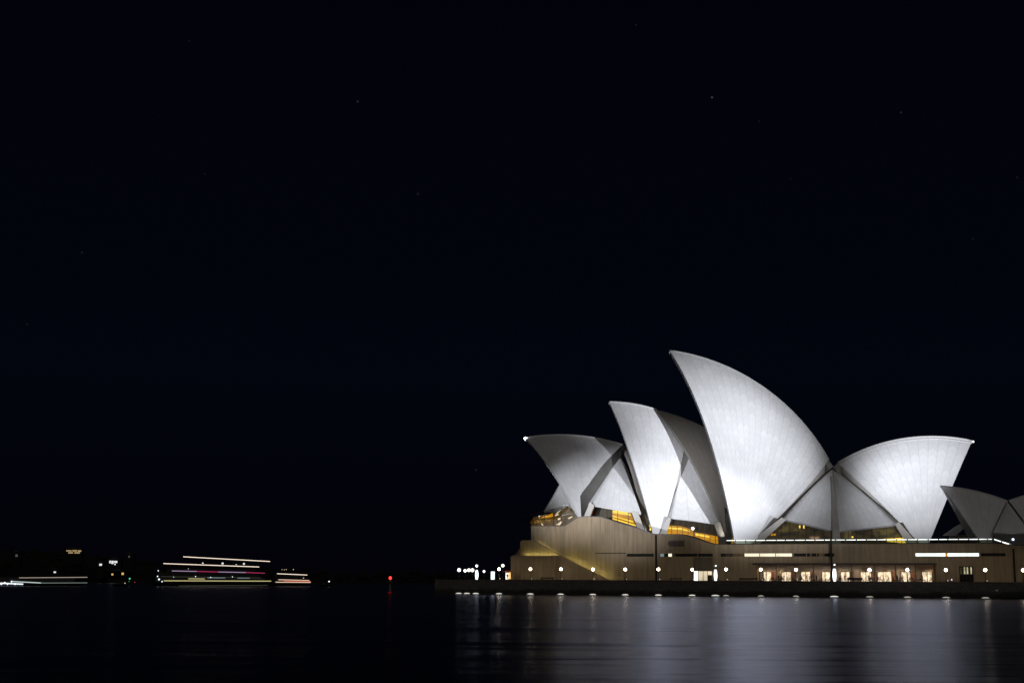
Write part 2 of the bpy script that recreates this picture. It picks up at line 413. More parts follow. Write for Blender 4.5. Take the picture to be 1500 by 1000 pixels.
# upper band with the stepped and curved top line
top_px = [(778, 770.2), (826, 770.4), (832, 767.4), (838, 763.5), (844, 759.4), (850, 757), (858, 756.4), (880, 757), (894, 761.5), (906, 765.8),
          (920, 769.8), (934, 773.8), (946, 778.4), (957, 782.2), (975, 782.5), (997, 782.6), (1006, 783.8), (1017, 786.4), (1032, 792), (1042, 795.4), (1048, 797)]
top = [UW(x, y, V1) for x, y in top_px]
WT = top[-1][1]
top += [(UW(1456, 795, V1)[0], WT), (UW(1490, 806.8, V1)[0], UW(1490, 806.8, V1)[1]), (u_r - 2, UW(1490, 806.8, V1)[1])]
top[-2] = (top[-2][0], max(top[-2][1], WTOP + .3)); top[-1] = (top[-1][0], max(top[-1][1], WTOP + .3))
for (p, q) in zip(top[:-1], top[1:]):
    b.hexa([wld(p[0], V1, WTOP), wld(q[0], V1, WTOP), wld(q[0], V1 + 1.2, WTOP), wld(p[0], V1 + 1.2, WTOP),
            wld(p[0], V1, p[1]), wld(q[0], V1, q[1]), wld(q[0], V1 + 1.2, q[1]), wld(p[0], V1 + 1.2, p[1])])
b.box(uL, uL + 1.0, V1 + 1.2, 80, WP, top[0][1])
part('podium_wall', b, GRAN, HOUSE)
# podium deck behind the wall and dark interior backing
b = MB()
ua, ub = UW(850, 790, V1)[0], UW(1045, 790, V1)[0]
b.box(uL + 1.0, u_r - 2, V1 + 6, 95, WP, WTOP + .1)
part('podium_deck', b, PAVE, HOUSE)
# coping line along the podium's top edge
b = MB()
for (p, q) in zip(top[:-1], top[1:]):
    b.hexa([wld(p[0], V1 - .25, p[1]), wld(q[0], V1 - .25, q[1]), wld(q[0], V1 + 1.3, q[1]), wld(p[0], V1 + 1.3, p[1]),
            wld(p[0], V1 - .25, p[1] + .16), wld(q[0], V1 - .25, q[1] + .16), wld(q[0], V1 + 1.3, q[1] + .16), wld(p[0], V1 + 1.3, p[1] + .16)])
part('podium_coping', b, DARK, HOUSE)
# stair flank at the north end: two stepped blocks and a sloping parapet
def ublk(name, pts, v0, v1, m=GRAN):
    P = [wld(*(lambda q: (q[0], v0, q[1]))(UW(x, y, v0))) for x, y in pts]
    P = [np.array([p[0], p[1], max(p[2], WP - .02)]) for p in P]
    bb = MB(); bb.prism(P, PV * (v1 - v0)); return part(name, bb, m, HOUSE)
ublk('stair_parapet', [(750.5, 856), (748, 853), (748, 815), (750.5, 813), (820, 813), (850, 828.5), (894, 850), (895, 856)], 5.6, 6.6)
ublk('stair_landing', [(764, 815), (762, 813), (762, 793), (765, 790.8), (782, 790.8), (818.5, 812.5), (822, 815)], 7.6, 8.6)
bq = MB(); q0 = UW(752, 813, 6); bq.box(q0[0] - .3, UW(778, 813, 6)[0] + .5, 6.6, 60, WP, q0[1] - .6)
q1 = UW(765, 791, 8); bq.box(q1[0] - .2, UW(778, 813, 8)[0] + .4, 8.6, 60, q0[1] - .4, q1[1] - .3)
part('stair_core', bq, GRAN, HOUSE)
b = MB(); qa = UW(757, 804, 30); b.hexa([wld(qa[0] - 1, 30, qa[1] - 2), wld(qa[0] + 3, 30, qa[1] - 2), wld(qa[0] + 3, 34, qa[1] - 2), wld(qa[0] - 1, 34, qa[1] - 2),
        wld(qa[0] + 1.6, 30, qa[1] + 1), wld(qa[0] + 3, 30, qa[1] + 1), wld(qa[0] + 3, 34, qa[1] + 1), wld(qa[0] + 1.6, 34, qa[1] + 1)])
part('stair_soffit', b, GRAN, HOUSE)
# hidden trough lights behind the stair parapets wash the wall yellow
YG = glow('stair_trough_light', (.88, .82, .34), 17.)
def trough(p, q, v, w=.12):
    a = UW(*p, v); c = UW(*q, v); bb = MB()
    bb.tube([wld(a[0], v, a[1]), wld(c[0], v, c[1])], w, 6); return part('trough_light', bb, YG, HOUSE)
trough((786, 796.5), (816, 815), 8.78); trough((826, 818.5), (890, 850), 6.8); trough((768, 815), (816, 815.2), 6.9)
# groove line
b = MB(); g = UW(872, 810.6, V1); g2 = UW(958, 810.2, V1); 
b.box(g[0], UW(917, 810.6, V1)[0], V1 - .03, V1 + .2, SL1 + .02, SL1 + .22)
part('groove', b, BLACK, HOUSE)
# slot windows
def slotpane(a, c, m, name='slot_window', v=V1 + .45):
    r = slot(a, c); bb = MB(); bb.box(r[0], r[1], v, v + .2, SL0, SL1); return part(name, bb, m, HOUSE)
slotpane(918, 957.5, BLACK); slotpane(966, 1044, BLACK)
for a, c, m_ in ((966.5, 972, glow('teal_slot', (.45, .7, .68), .28, .5, (.5, .5, .5))), (978.5, 983.5, SLOTW), (984, 989, SLOTD), (1062, 1070, SLOTD), (1072, 1090, SLOTD)): slotpane(a, c, m_, v=V1 + .40)
slotpane(1055, 1090, BLACK)
for a, c in ((1090.3, 1111.8), (1113, 1134.8), (1136.2, 1159.5)): slotpane(a, c, SLOTW, v=V1 + .3)
slotpane(1162.5, 1222, BLACK); slotpane(1199, 1205, SLOTD, v=V1 + .4); slotpane(1187, 1189, SLOTD, v=V1 + .4)
for a, c in ((1341, 1384.6), (1388, 1416), (1416.4, 1434)): slotpane(a, c, SLOTC, v=V1 + .3)
slotpane(1385.2, 1387.6, AMBER, v=V1 + .3); slotpane(1437, 1473, BLACK)
for x in (1111.8 + .6, 1134.8 + .7, 1181, 1187, 1196, 1206.5, 1090, 1021.5):
    r = slot(x - .4, x + .4); bb = MB(); bb.box(r[0], r[1], V1 + .2, V1 + .5, SL0, SL1); part('slot_mullion', bb, GRAN, HOUSE)
# doors
def door(r, m_, back=1.0):
    bb = MB(); bb.box(r[0], r[1], V1 + back, V1 + back + .2, r[2], r[3]); return part('doorway', bb, m_, HOUSE)
dd = door(d1, glow('amber_door_light', (1., .62, .22), .62, .3, (.8, .8, .5)), .5)
bb = MB(); um = (d1[0] + d1[1]) / 2; bb.box(um - .12, um + .12, V1 + .3, V1 + .48, d1[2], d1[3]); bb.box(d1[0], d1[0] + .18, V1 + .3, V1 + .48, d1[2], d1[3]); part('door_frame', bb, WOOD, dd)
ublk('door_canopy', [(800, 835), (800, 823.5), (817, 823.5), (817, 835)], V1 - 3.1, V1 - .6, WOOD)
dd = door(d2, glow('cream_door_light', (1., .84, .58), .75, .25, (.5, .5, .4)), 1.0)
bb = MB(); L = d2[1] - d2[0]
bb.box(d2[0] + .05, d2[0] + L * .20, V1 + .5, V1 + .6, d2[2], d2[3]); part('bright_door_panel', bb, glow('white_panel', (1., .96, .9), 2.2), dd)
bb = MB()
for k in (.22, .48, .72): bb.box(d2[0] + L * k, d2[0] + L * k + .1, V1 + .6, V1 + .75, d2[2], d2[3])
bb.box(d2[0] + L * .72, d2[1], V1 + .62, V1 + .8, d2[2], d2[2] + (d2[3] - d2[2]) * .62)
part('door_frame', bb, WOOD, dd)
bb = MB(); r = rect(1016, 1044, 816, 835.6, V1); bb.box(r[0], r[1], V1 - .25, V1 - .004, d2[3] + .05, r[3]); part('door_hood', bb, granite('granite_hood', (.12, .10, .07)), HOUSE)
bb = MB(); bb.box(niche[0], niche[1], V1 - .4, V1 - .004, niche[2], niche[3]); bb.box(niche[0] - .4, niche[0], V1 - .2, V1 - .004, niche[2] + .3, niche[3] - .2); part('shaded_niche', bb, granite('granite_niche_shade', (.085, .06, .05)), HOUSE)  # box of darkened granite stands in for a shaded recess in the wall
dd = door(d3, BLACK, .6); L = d3[1] - d3[0]; hh = d3[3] - d3[2]
for k, m_ in ((.13, SLOTD), (.38, SLOTW), (.58, SLOTW), (.84, SLOTW)):
    bb = MB(); bb.box(d3[0] + L * (k - .05), d3[0] + L * (k + .055), V1 + .52, V1 + .58, d3[2] + hh * .52, d3[2] + hh * .95); part('lit_pane', bb, SLOTD if m_ is SLOTD else glow('pane_light', (.9, .85, .5), .45, .4, (1, 1, 1)), dd)
bb = MB()
for k in (.0, .25, .48, .70, .96): bb.box(d3[0] + L * k, d3[0] + L * k + .16, V1 + .3, V1 + .5, d3[2], d3[3])
bb.box(d3[0], d3[1], V1 + .32, V1 + .48, d3[2] + hh * .48, d3[2] + hh * .53); part('door_frame', bb, DARK, dd)
# drain pipes
for x, y0, v in ((961, 783, V1), (1217.3, 789, V1), (1484.5, 803, V1)):
    a = UW(x, y0, v); bb = MB(); bb.box(a[0] - .22, a[0] + .22, v - .35, v - .01, WP, a[1]); part('drain_pipe', bb, BLACK, HOUSE)
# bar loggia
BV = V1 + 4.5
b = MB(); b.box(bar[0] - .2, bar[1] + .2, BV, BV + .3, WP, bar[3] + .3)
part('bar_back_wall', b, plain('bar_wall', (.42, .34, .26), .7, var=.5, scale=.6), HOUSE)
b = MB(); b.box(bar[0], bar[1], V1 + 1.2, BV, bar[3] + .004, bar[3] + .3); part('bar_ceiling', b, plain('bar_soffit', (.38, .32, .24), .7), HOUSE)
for a0 in (bar[0], bar[1] - .5): part('bar_side_wall', MB().box(a0, a0 + .5, V1 + 1.2, BV, WP, bar[3]), GRAN, HOUSE)
b = MB(); b.box(bar[0] - .3, bar[1] + .3, V1 - .35, V1 - .01, bar[3] - .15, bar[3] + .30); part('bar_fascia', b, plain('fascia_bronze', (.05, .035, .03), .6), HOUSE)
bw = [(1119, 1130), (1145.5, 1158.5), (1174, 1187), (1204.5, 1216), (1232, 1244.5), (1261, 1276), (1286, 1305.5), (1320.5, 1333.5), (1351, 1365)]
PINK = plain('bar_curtain', (.36, .17, .10), .8, var=.6, scale=.9)
for k, (a, c) in enumerate(bw):
    r = rect(a, c, 837.3, 850, BV); bb = MB(); bb.box(r[0], r[1], BV - .12, BV - .004, WP + .1, r[3]); wdw = part('bar_window', bb, CREAM, HOUSE)
    bb = MB(); um = r[0] + (r[1] - r[0]) * (.35 + .3 * ((k * 37 % 10) / 10))
    bb.box(um - .07, um + .07, BV - .2, BV - .13, WP + .1, r[3]); bb.box(r[0] - .15, r[0], BV - .2, BV - .02, WP, r[3] + .12); bb.box(r[1], r[1] + .15, BV - .2, BV - .02, WP, r[3] + .12)
    bb.box(r[0], r[1], BV - .2, BV - .02, r[3], r[3] + .14)
    part('window_frame', bb, WOOD, wdw)
    bb = MB(); r2 = rect(c + 1.5, c + 7, 836, 850, BV); bb.box(r2[0], r2[1], BV - .1, BV - .004, WP, r2[3]); part('bar_curtain', bb, PINK, HOUSE)
for x in (1106, 1112.5, 1137.5, 1165, 1192, 1248, 1281, 1312, 1341, 1368.5):
    r = rect(x - 1, x + 1, 830, 850, V1 + 2); bb = MB(); bb.box(r[0], r[1], V1 + 2., V1 + 2.5, WP, bar[3]); part('bar_pillar', bb, plain('pillar_bronze', (.20, .15, .10), .5) if x == 1106 else bpy.data.materials['pillar_bronze'], HOUSE)
for x in np.linspace(1122, 1362, 12):
    r = UW(x, 832, V1 + 2.6); downlight('bar_downlight', wld(r[0], V1 + 2.4, bar[3] - .12), 170, (1., .78, .52))
# balustrade with light strip along the terrace edge
rl = part('terrace_railing', MB().box(UW(1062, 791, V1)[0], UW(1454, 790, V1)[0], V1 + .25, V1 + .32, WT + .16, UW(1250, 790.6, V1)[1]), glass_mat('balustrade_glass', (.75, .8, .7)), HOUSE)
RW = UW(1250, 790.2, V1)[1]
x = 1064.
random.seed(3)
while x < 1452:
    x2 = min(x + random.uniform(11.5, 14.5), 1453)
    if not (1365 < x < 1372 and x2 < 1376):
        a = UW(x, 790, V1)[0]; c = UW(x2, 790, V1)[0]; bb = MB(); bb.box(a, c, V1 + .18, V1 + .30, RW - .09, RW + .09); part('light_strip', bb, LED, rl)
    bb = MB(); a = UW(x2 + .9, 790, V1)[0]; bb.box(a - .06, a + .06, V1 + .2, V1 + .36, WT, RW + .06); part('railing_post', bb, DARK, rl)
    x = x2 + 1.8
r0 = (UW(1455.5, 788.6, V1)[0], RW); r1 = UW(1491.5, 800.8, V1)
for k in range(3):
    f0 = k / 3 + .02; f1 = (k + 1) / 3 - .03
    A = [r0[i] + (r1[i] - r0[i]) * f0 for i in (0, 1)]; B = [r0[i] + (r1[i] - r0[i]) * f1 for i in (0, 1)]
    part('light_strip', MB().tube([wld(A[0], V1 + .25, A[1]), wld(B[0], V1 + .25, B[1])], .13, 6), LED, rl)
part('light_strip', MB().tube([wld(r1[0] + .3, V1 + .25, r1[1]), wld(r1[0] + 6, V1 + .25, r1[1])], .13, 6), LED, rl)

# ------------------------------------------------------------------ opera house: roof shells
class Sphere: pass
def sphere(T, B, Fp, hw, R, m0=M0):
    hb = hbof(m0); s = Sphere(); s.R = R; s.m0 = m0; s.hw = hw
    s.T = hit(*T, m0, hb); s.B = hit(*B, m0, hb); s.F = hit(*Fp, m0 - hb * hw, hb)
    e1 = s.B - s.T; e2 = s.F - s.T; n = np.cross(e1, e2)
    cc = s.T + (np.cross(n, e1) * (e2 @ e2) + np.cross(e2, n) * (e1 @ e1)) / (2 * (n @ n))
    n = n / np.linalg.norm(n)
    if n @ (C0 - s.T) < 0: n = -n
    s.c = cc - n * math.sqrt(R * R - (cc - s.T) @ (cc - s.T))
    return s
def slerp(c, p, q, t):
    p = p - c; q = q - c; om = math.acos(np.clip(p @ q / (np.linalg.norm(p) * np.linalg.norm(q)), -1, 1))
    return c + (p * math.sin((1 - t) * om) + q * math.sin(t * om)) / math.sin(om)
def ridge_pt(s, t):
    hb = hbof(s.m0); ctr = s.c - hb * ((s.c - s.m0) @ hb); return slerp(ctr, s.T, s.B, t)
def on_sphere(s, px, py, dr=0.):
    d = ray(px, py); R = s.R + dr; o = C0 - s.c; bq_ = o @ d; cq = o @ o - R * R; D = bq_ * bq_ - cq
    return C0 + d * (-bq_ - math.sqrt(max(D, 0)))
def shrink(s, p, th): return s.c + (p - s.c) * (s.R - th) / s.R
def mirror(p, m0=M0):
    hb = hbof(m0); return p - 2 * hb * ((p - m0) @ hb)
def fan(s, bnd, nj=26, ribw=2.6):
    G = []; U = []; a0 = None; acc_ = 0.; prev = None
    for p in bnd:
        row = [slerp(s.c, s.F, p, t) for t in np.linspace(0.02, 1, nj)]
        L = s.R * math.acos(np.clip((s.F - s.c) @ (p - s.c) / s.R ** 2, -1, 1))
        if prev is not None: 
            mid = nj // 2; acc_ += np.linalg.norm(row[mid] - prev[mid]) / (ribw * .62)
        prev = row
        G.append(row); U.append([(acc_, L * t) for t in np.linspace(0.02, 1, nj)])
    return G, U
def shell(name, s, bnd, th=1.0, parent=None, both=True, label=None, m_=None):
    mb = MB(); G, U = fan(s, bnd)
    K = [[shrink(s, p, th) for p in r] for r in G]
    mb.solid_grid(G, K, U)
    if both:
        G2 = [[mirror(p, s.m0) for p in r] for r in G][::-1]; K2 = [[mirror(p, s.m0) for p in r] for r in K][::-1]
        mb.solid_grid(G2, K2, U[::-1])
    return part(name, mb, m_ or TILE, parent or HOUSE, smooth=False, label=label), G
def smooth_by_angle(o, a=30):
    me = o.data; me.polygons.foreach_set('use_smooth', [True] * len(me.polygons))
    me.set_sharp_from_angle(angle=math.radians(a))
def resample(P, n):
    P = [np.asarray(p, float) for p in P]; L = [0.]
    for a, c in zip(P[:-1], P[1:]): L.append(L[-1] + np.linalg.norm(c - a))
    out_ = []
    for t in np.linspace(0, L[-1], n):
        i = min(np.searchsorted(L, t, 'right') - 1, len(P) - 2); f = (t - L[i]) / max(1e-9, L[i + 1] - L[i]); out_.append(P[i] + (P[i + 1] - P[i]) * f)
    return out_
def beam(name, s, A, pxB, dr, parent, m_=CONC, th=.5, n=24, mirrored=True):
    A = resample(A, n); B = resample([on_sphere(s, x, y, -dr) for x, y in pxB], n)
    mb = MB(); back = lambda p: shrink(s, p, th + dr)
    G = [A, B]; K = [[back(p) for p in A], [back(p) - 0 for p in B]]
    mb.solid_grid([[A[i], B[i]] for i in range(n)], [[K[0][i], K[1][i]] for i in range(n)])
    if mirrored:
        mm = lambda p: mirror(p, s.m0)
        mb.solid_grid([[mm(A[i]), mm(B[i])] for i in range(n)][::-1], [[mm(K[0][i]), mm(K[1][i])] for i in range(n)][::-1])
    o = part(name, mb, m_, parent); smooth_by_angle(o); return o
NB = 44
SC = 1.0
s1 = sphere((769, 641), (912, 651.2), (849.5, 760), 26, 69.5)
s2 = sphere((892, 588.5), (961.6, 599.8), (962.5, 808), 19, 61)
s3 = sphere((980.8, 513.4), (1219, 683), (1079.5, 814.8), 24.5, 76)
s4 = sphere((1424, 645.5), (1219, 683), (1356.5, 806), 16.5, 73)
def ridge(s, t1=1., n=NB): return [ridge_pt(s, t) for t in np.linspace(0, t1, n)]
# north shell
def loft_shell(name, s, foot, ridge_, th=1.0, nj=26, label=None):
    G = []; U = []; acc_ = 0.; prev = None
    for a_, b_ in zip(foot, ridge_):
        row = [slerp(s.c, a_, b_, t) if np.linalg.norm(a_ - b_) > 1e-3 else b_ for t in np.linspace(0, 1, nj)]
        if prev is not None: acc_ += np.linalg.norm(row[-1] - prev[-1]) / 2.4
        prev = row; G.append(row); U.append([(acc_, np.linalg.norm(p - s.F)) for p in row])
    K = [[shrink(s, p, th) for p in r] for r in G]
    mb = MB(); mb.solid_grid(G, K, U)
    mb.solid_grid([[mirror(p, s.m0) for p in r] for r in G][::-1], [[mirror(p, s.m0) for p in r] for r in K][::-1], U[::-1])
    o = part(name, mb, TILE, HOUSE, label=label); smooth_by_angle(o); return o, G
rear1 = resample([on_sphere(s1, *p) for p in ((851.5, 757), (850.5, 740), (849.8, 725), (855, 718), (861.6, 710), (870, 698), (880, 684.4), (888, 675), (896, 666.8), (904, 658.6))] + [ridge_pt(s1, 1.)], 31)
o1, g1 = loft_shell('roof_shell', s1, [s1.F] * 14 + rear1, ridge(s1, n=45), label='lowest north roof shell, grey and partly shaded')
rear1 = [s1.F] + rear1
RIM = plain('edge_beam_shaded', (.13, .125, .115), .8, var=.2, scale=.4)  # concrete darkened so the beam's shade is in its colour
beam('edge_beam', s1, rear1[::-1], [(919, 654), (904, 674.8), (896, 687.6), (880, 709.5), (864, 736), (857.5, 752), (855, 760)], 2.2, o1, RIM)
# second shell: ridge then the curved rear edge
bnd2 = ridge(s2, n=26) + [on_sphere(s2, *p) for p in ((966.5, 606), (972, 613.3), (978.4, 622), (985, 631), (991.6, 640), (997, 647.8), (1002.4, 655.8))]
o2, g2 = shell('roof_shell', s2, bnd2); smooth_by_angle(o2); o2["label"] = 'second roof shell from the north, brightly floodlit'
beam('edge_beam', s2, g2[-1][::-1], [(1010.8, 664.6), (1004.5, 681), (1001, 690), (984.4, 727.5), (965.8, 780), (962, 792)], 1.3, o2)
# great shell
o3, g3 = shell('roof_shell', s3, ridge(s3, .965)); smooth_by_angle(o3); o3["label"] = 'tallest roof shell with pointed tip, brightest white'
beam('edge_beam', s3, g3[-1][::-1], [(1219.6, 684.6), (1202, 703), (1188, 718), (1156.8, 746.8), (1147, 757.6), (1103, 787.6), (1094, 796)], 1.3, o3)
o4, g4 = shell('roof_shell', s4, ridge(s4, .955)); smooth_by_angle(o4); o4["label"] = 'south roof shell facing the other way'
beam('edge_beam', s4, g4[-1][::-1], [(1219.6, 685.2), (1248, 708.4), (1263.6, 719.2), (1282.8, 734.8), (1296, 744.4), (1316.4, 761.2), (1337, 786.4), (1345, 796)], 1.3, o4)
# ridge caps
for oo, ss, t1 in ((o1, s1, 1), (o2, s2, 1), (o3, s3, .965), (o4, s4, .955)):
    part('ridge_cap', MB().tube(ridge(ss, t1, 30), .28, 6), plain('ridge_tile', (.62, .62, .6), .5) if oo is o1 else bpy.data.materials['ridge_tile'], oo, smooth=True)
for oo, ss in ((o1, s1),):
    part('front_rim', MB().tube([slerp(ss.c, ss.F, ss.T, t) + (ss.T - ss.B) / np.linalg.norm(ss.T - ss.B) * .16 for t in np.linspace(.03, 1, 90)], .2, 6), bpy.data.materials['ridge_tile'], oo, smooth=True)
# louvre shells (open the opposite way)
l2 = sphere((961.6, 599.8), (1090, 663), (1069, 804), 18.5, 76)
LOUVRE_SHADED = tile_mat('louvre_tile_shaded', (.36, .33, .29))  # tile darkened and browned, the louvre shells' shade put into the colour
o5, g5 = shell('louvre_shell', l2, ridge(l2), m_=LOUVRE_SHADED); smooth_by_angle(o5)
l1 = sphere((912, 651.2), (975, 700), (946, 788), 18.5, 76)
o6, g6 = shell('louvre_shell', l1, ridge(l1), m_=LOUVRE_SHADED); smooth_by_angle(o6)
# side shells: curved triangles between the legs
def patch(apex, bottom, bulge, n=18, name='side_shell', parent=None, m_=TILE, th=.6, m0=M0, far=True):
    parent = parent or HOUSE
    B = resample(bottom, n); G = []; U = []
    ctr = (apex + B[0] + B[-1]) / 3; nrm = np.cross(B[0] - apex, B[-1] - apex); nrm /= np.linalg.norm(nrm)
    if nrm @ (C0 - apex) < 0: nrm = -nrm
    for i, q in enumerate(B):
        row = []; ur = []
        for t in np.linspace(0, 1, 16):
            p = apex + (q - apex) * t; k = i / (n - 1)
            p = p + nrm * bulge * 4 * t * (1 - t) * (.35 + .65 * 4 * k * (1 - k)); row.append(p); ur.append((k * 9 * 1., np.linalg.norm(q - apex) * t))
        G.append(row); U.append(ur)
    K = [[p - nrm * th for p in r] for r in G]
    mb = MB(); mb.solid_grid(G, K, U)
    o = part(name, mb, m_, parent); smooth_by_angle(o)
    if far:
        G2 = [[mirror(p, m0) for p in r] for r in G][::-1]; K2 = [[mirror(p, m0) for p in r] for r in K][::-1]
        mb = MB(); mb.solid_grid(G2, K2, U[::-1]); smooth_by_angle(part(name, mb, m_, parent))
    return o
ap = Ph(1219.7, 686.5, .8)
patch(ap, [on_sphere(s3, 1143, 758.5, -2.2), Ph(1151, 760.3, 21.), Ph(1186, 768.6, 20.), Ph(1221, 777, 19.)], 1.2)
patch(ap, [Ph(1229, 777, 19.), Ph(1270, 772.6, 17.2), Ph(1311.6, 768, 15.4), on_sphere(s4, 1318, 766.5, -1.8)], 1.2)
j2 = on_sphere(s2, 1009.5, 664, -1.6)
patch(j2, [on_sphere(s2, 974, 757, -2.2), Ph(982, 758.4, 18.2), Ph(1014, 761.8, 18.4), Ph(1046.8, 767, 18.)] + [on_sphere(l2, *p, -.5) for p in ((1058, 767), (1053, 751), (1047.5, 736), (1041.5, 722), (1034, 701), (1024, 684), (1014, 670))], 1.0, n=40)
j1 = on_sphere(s1, 908, 667.5, -2.6)
patch(j1, [on_sphere(s1, 859, 738.5, -3.0), Ph(869, 738.6, 23.4), Ph(893, 743, 22.), Ph(926, 748.5, 20), Ph(939, 751, 19.5)], 1.0)
patch(Ph(820, 709, 6), [Ph(796, 750, 3), Ph(815, 750, 1), Ph(850, 752, 0)], 1.2, far=False)
# pier between the big side shells, and the white legs beside the openings
LEGM = plain('leg_concrete', (.46, .44, .40), .7, var=.15, scale=.5)
def leg(name, P, th=1.2, m_=LEGM, parent=None):
    d = HB * th; part(name, MB().prism(P, d), m_, parent or HOUSE); part(name, MB().prism([mirror(p) for p in P][::-1], -d), m_, parent or HOUSE)
leg('pier', [Ph(1217.2, 697, 4.6), Ph(1220.6, 697, 4.6), Ph(1230, 777, 19.8), Ph(1232, 800, 19.8), Ph(1219.6, 800, 19.8), Ph(1219.4, 777, 19.8)], 1.0, CONC)
leg('side_leg', [Ph(1145, 757.5, 21.4), Ph(1151.5, 761, 21.4), Ph(1108, 800, 22.), Ph(1090, 800, 22.)])
leg('side_leg', [Ph(1311, 767, 15.6), Ph(1317, 764.5, 15.6), Ph(1348, 800, 15.6), Ph(1331, 800, 15.6)])
leg('side_leg', [Ph(979, 756, 18.6), Ph(983, 759, 18.6), Ph(973, 792, 18.6), Ph(961, 792, 18.6)])
leg('side_leg', [Ph(1045.5, 765, 18.3), Ph(1055, 764, 18.3), Ph(1068, 803, 18.3), Ph(1057, 803, 18.3)])
leg('side_leg', [Ph(864, 735, 23.8), Ph(871, 739.5, 23.8), Ph(861, 764, 23.8), Ph(852, 764, 23.8)])
leg('side_leg', [Ph(924, 747, 20), Ph(934, 749, 20), Ph(949, 790, 20), Ph(940, 790, 20)])
# tip lights
for oo, px, py, off in ((o1, 769.6, 641.8, .4), (o4, 1425.6, 646.6, .4)):
    part('tip_light', MB().ball(Ph(px, py, off) + np.array([0, 0, 0]), .44 if oo is o1 else .28, 8), TIP if oo is o1 else glow('tip_lamp', (.9, .97, 1.), 2.), oo)
tg = spot("tip_spot", Ph(767.5, 645, .6), Ph(846, 752, 26), 1., 4.5, (.9, .96, 1.), .3, .1); tg.data.energy = 300000
# glazed foyers
def foyer(poly, off, back=3.0, m_back=WOOD, mull=7, parent=None, lit=(), m0=M0, both=False):
    P = [Ph(x, y, off, m0) for x, y in poly]
    mb = MB(); mb.prism(P, HB * .08); pane = part('foyer_window', mb, GLASS, parent or HOUSE)
    mb = MB(); mb.prism([p + HB * back for p in P], HB * .3); part('foyer_interior', mb, m_back, pane)
    xs = [p[0] for p in poly]; mb = MB()
    for x in np.linspace(min(xs) + 2, max(xs) - 2, mull):
        ys = []
        for (a, c) in zip(poly, poly[1:] + poly[:1]):
            if (a[0] - x) * (c[0] - x) < 0: ys.append(a[1] + (c[1] - a[1]) * (x - a[0]) / (c[0] - a[0]))
        if len(ys) >= 2:
            mb.tube([Ph(x, min(ys), off + .1, m0), Ph(x, max(ys), off + .1, m0)], .075, 4)
    part('mullion', mb, DARK, pane)
    for k, (pl, m2, bk) in enumerate(lit):
        mb = MB(); mb.prism([Ph(x, y, off - bk, m0) for x, y in pl], HB * .1); part('foyer_light', mb, m2, pane)
    return pane
AMB2 = glow('bright_amber', (1., .66, .10), 1.9, .3, (.2, .2, .8))
foyer([(869, 739.5), (893, 743), (926, 748.5), (938, 776), (905, 768), (882, 760), (856, 758)], 19.3, 2.5, WOOD, 6, lit=[
    ([(897.3, 747), (923.5, 750), (931.5, 770), (897.3, 759.5)], AMBER, 1.2),
    ([(897.3, 747), (915, 747.5), (925, 754), (922, 754.8), (897.3, 750.5)], AMB2, 1.0),
    ([(897.3, 754.4), (926.5, 762.4), (927.5, 764.6), (897.3, 756.2)], AMB2, 1.0),
    ([(897.3, 758.2), (931, 768.6), (932, 770.6), (897.3, 760.2)], AMB2, 1.0),
    ([(866, 746), (869.5, 745), (868.5, 752), (865, 752)], glow('red_exit_glow', (.8, .08, .02), .25), 1.0)])
foyer([(981, 758), (1046.8, 766.5), (1058, 798), (1017, 796), (999, 790), (966, 790)], 17.6, 2.5, WOOD, 12, lit=[
    ([(976, 768.5), (998, 770.2), (1010, 774), (1016, 777.5), (1016, 790), (999, 786), (974, 786)], AMBER, 1.6),
    ([(1017.5, 778.6), (1051.5, 785.2), (1052.5, 799), (1017.5, 791)], AMBER, 1.6),
    ([(977, 771.5), (998, 773), (1010, 776.6), (1010, 778.6), (998, 775.4), (976.5, 774)], AMB2, 1.4),
    ([(1019, 780.5), (1040, 785), (1040, 787), (1019, 783.5)], AMB2, 1.4)])
part('foyer_lamp', MB().ball(Ph(1014.8, 773.6, 18.3), .42, 6), glow('foyer_lamp_glow', (1., .95, .9), 3.), HOUSE)
part('foyer_post', MB().tube([Ph(1016.5, 777, 18.2), Ph(1016.5, 788, 18.2)], .14, 6), DARK, HOUSE)
l2s = spot("louvre_fill", Ph(1060, 797, 20.5), Ph(1045, 690, 10), 1., 9, (1., .95, .86), 1., .1); l2s.data.energy = 1300  # added fill lamp brightens the louvre's foot, which the foyers light
foyer([(1150, 761), (1220, 777.5), (1220, 800), (1106, 800)], 18., 3., AMBERDIM, 10, lit=[
    ([(1151, 763), (1170, 768), (1175, 777), (1140, 779)], glow('olive_interior', (.75, .55, .14), .10, .8, (.5, .5, .9)), 2.4),
    ([(1170.5, 769), (1172.5, 769), (1172.5, 773), (1170.5, 773)], AMB2, 1.2), ([(1176.5, 768.5), (1178.5, 768.5), (1178.5, 773.5), (1176.5, 773.5)], AMB2, 1.2),
    ([(1130, 781), (1137, 781), (1136, 784), (1129, 784)], AMBER, 1.), ([(1186, 785.5), (1200, 785.5), (1200, 789), (1186, 789)], glow('pink_interior', (1., .6, .35), .35, .8, (2, 2, 2)), 1.)])
foyer([(1230, 777.5), (1312, 768.5), (1334, 800), (1230, 800)], 14.6, 3., AMBERDIM, 10, lit=[
    ([(1237, 778), (1247, 777), (1247, 788), (1237, 788)], glow('tan_interior', (.75, .55, .2), .15, .6, (.5, .5, .9)), 2.),
    ([(1278, 773), (1307, 770), (1320, 787), (1282, 787)], bpy.data.materials['olive_interior'], 2.),
    ([(1294, 788.5), (1326, 787), (1333, 796), (1300, 793)], AMB2, 1.4), ([(1247.5, 785), (1250, 785), (1250, 787.2), (1247.5, 787.2)], AMB2, 1.)])
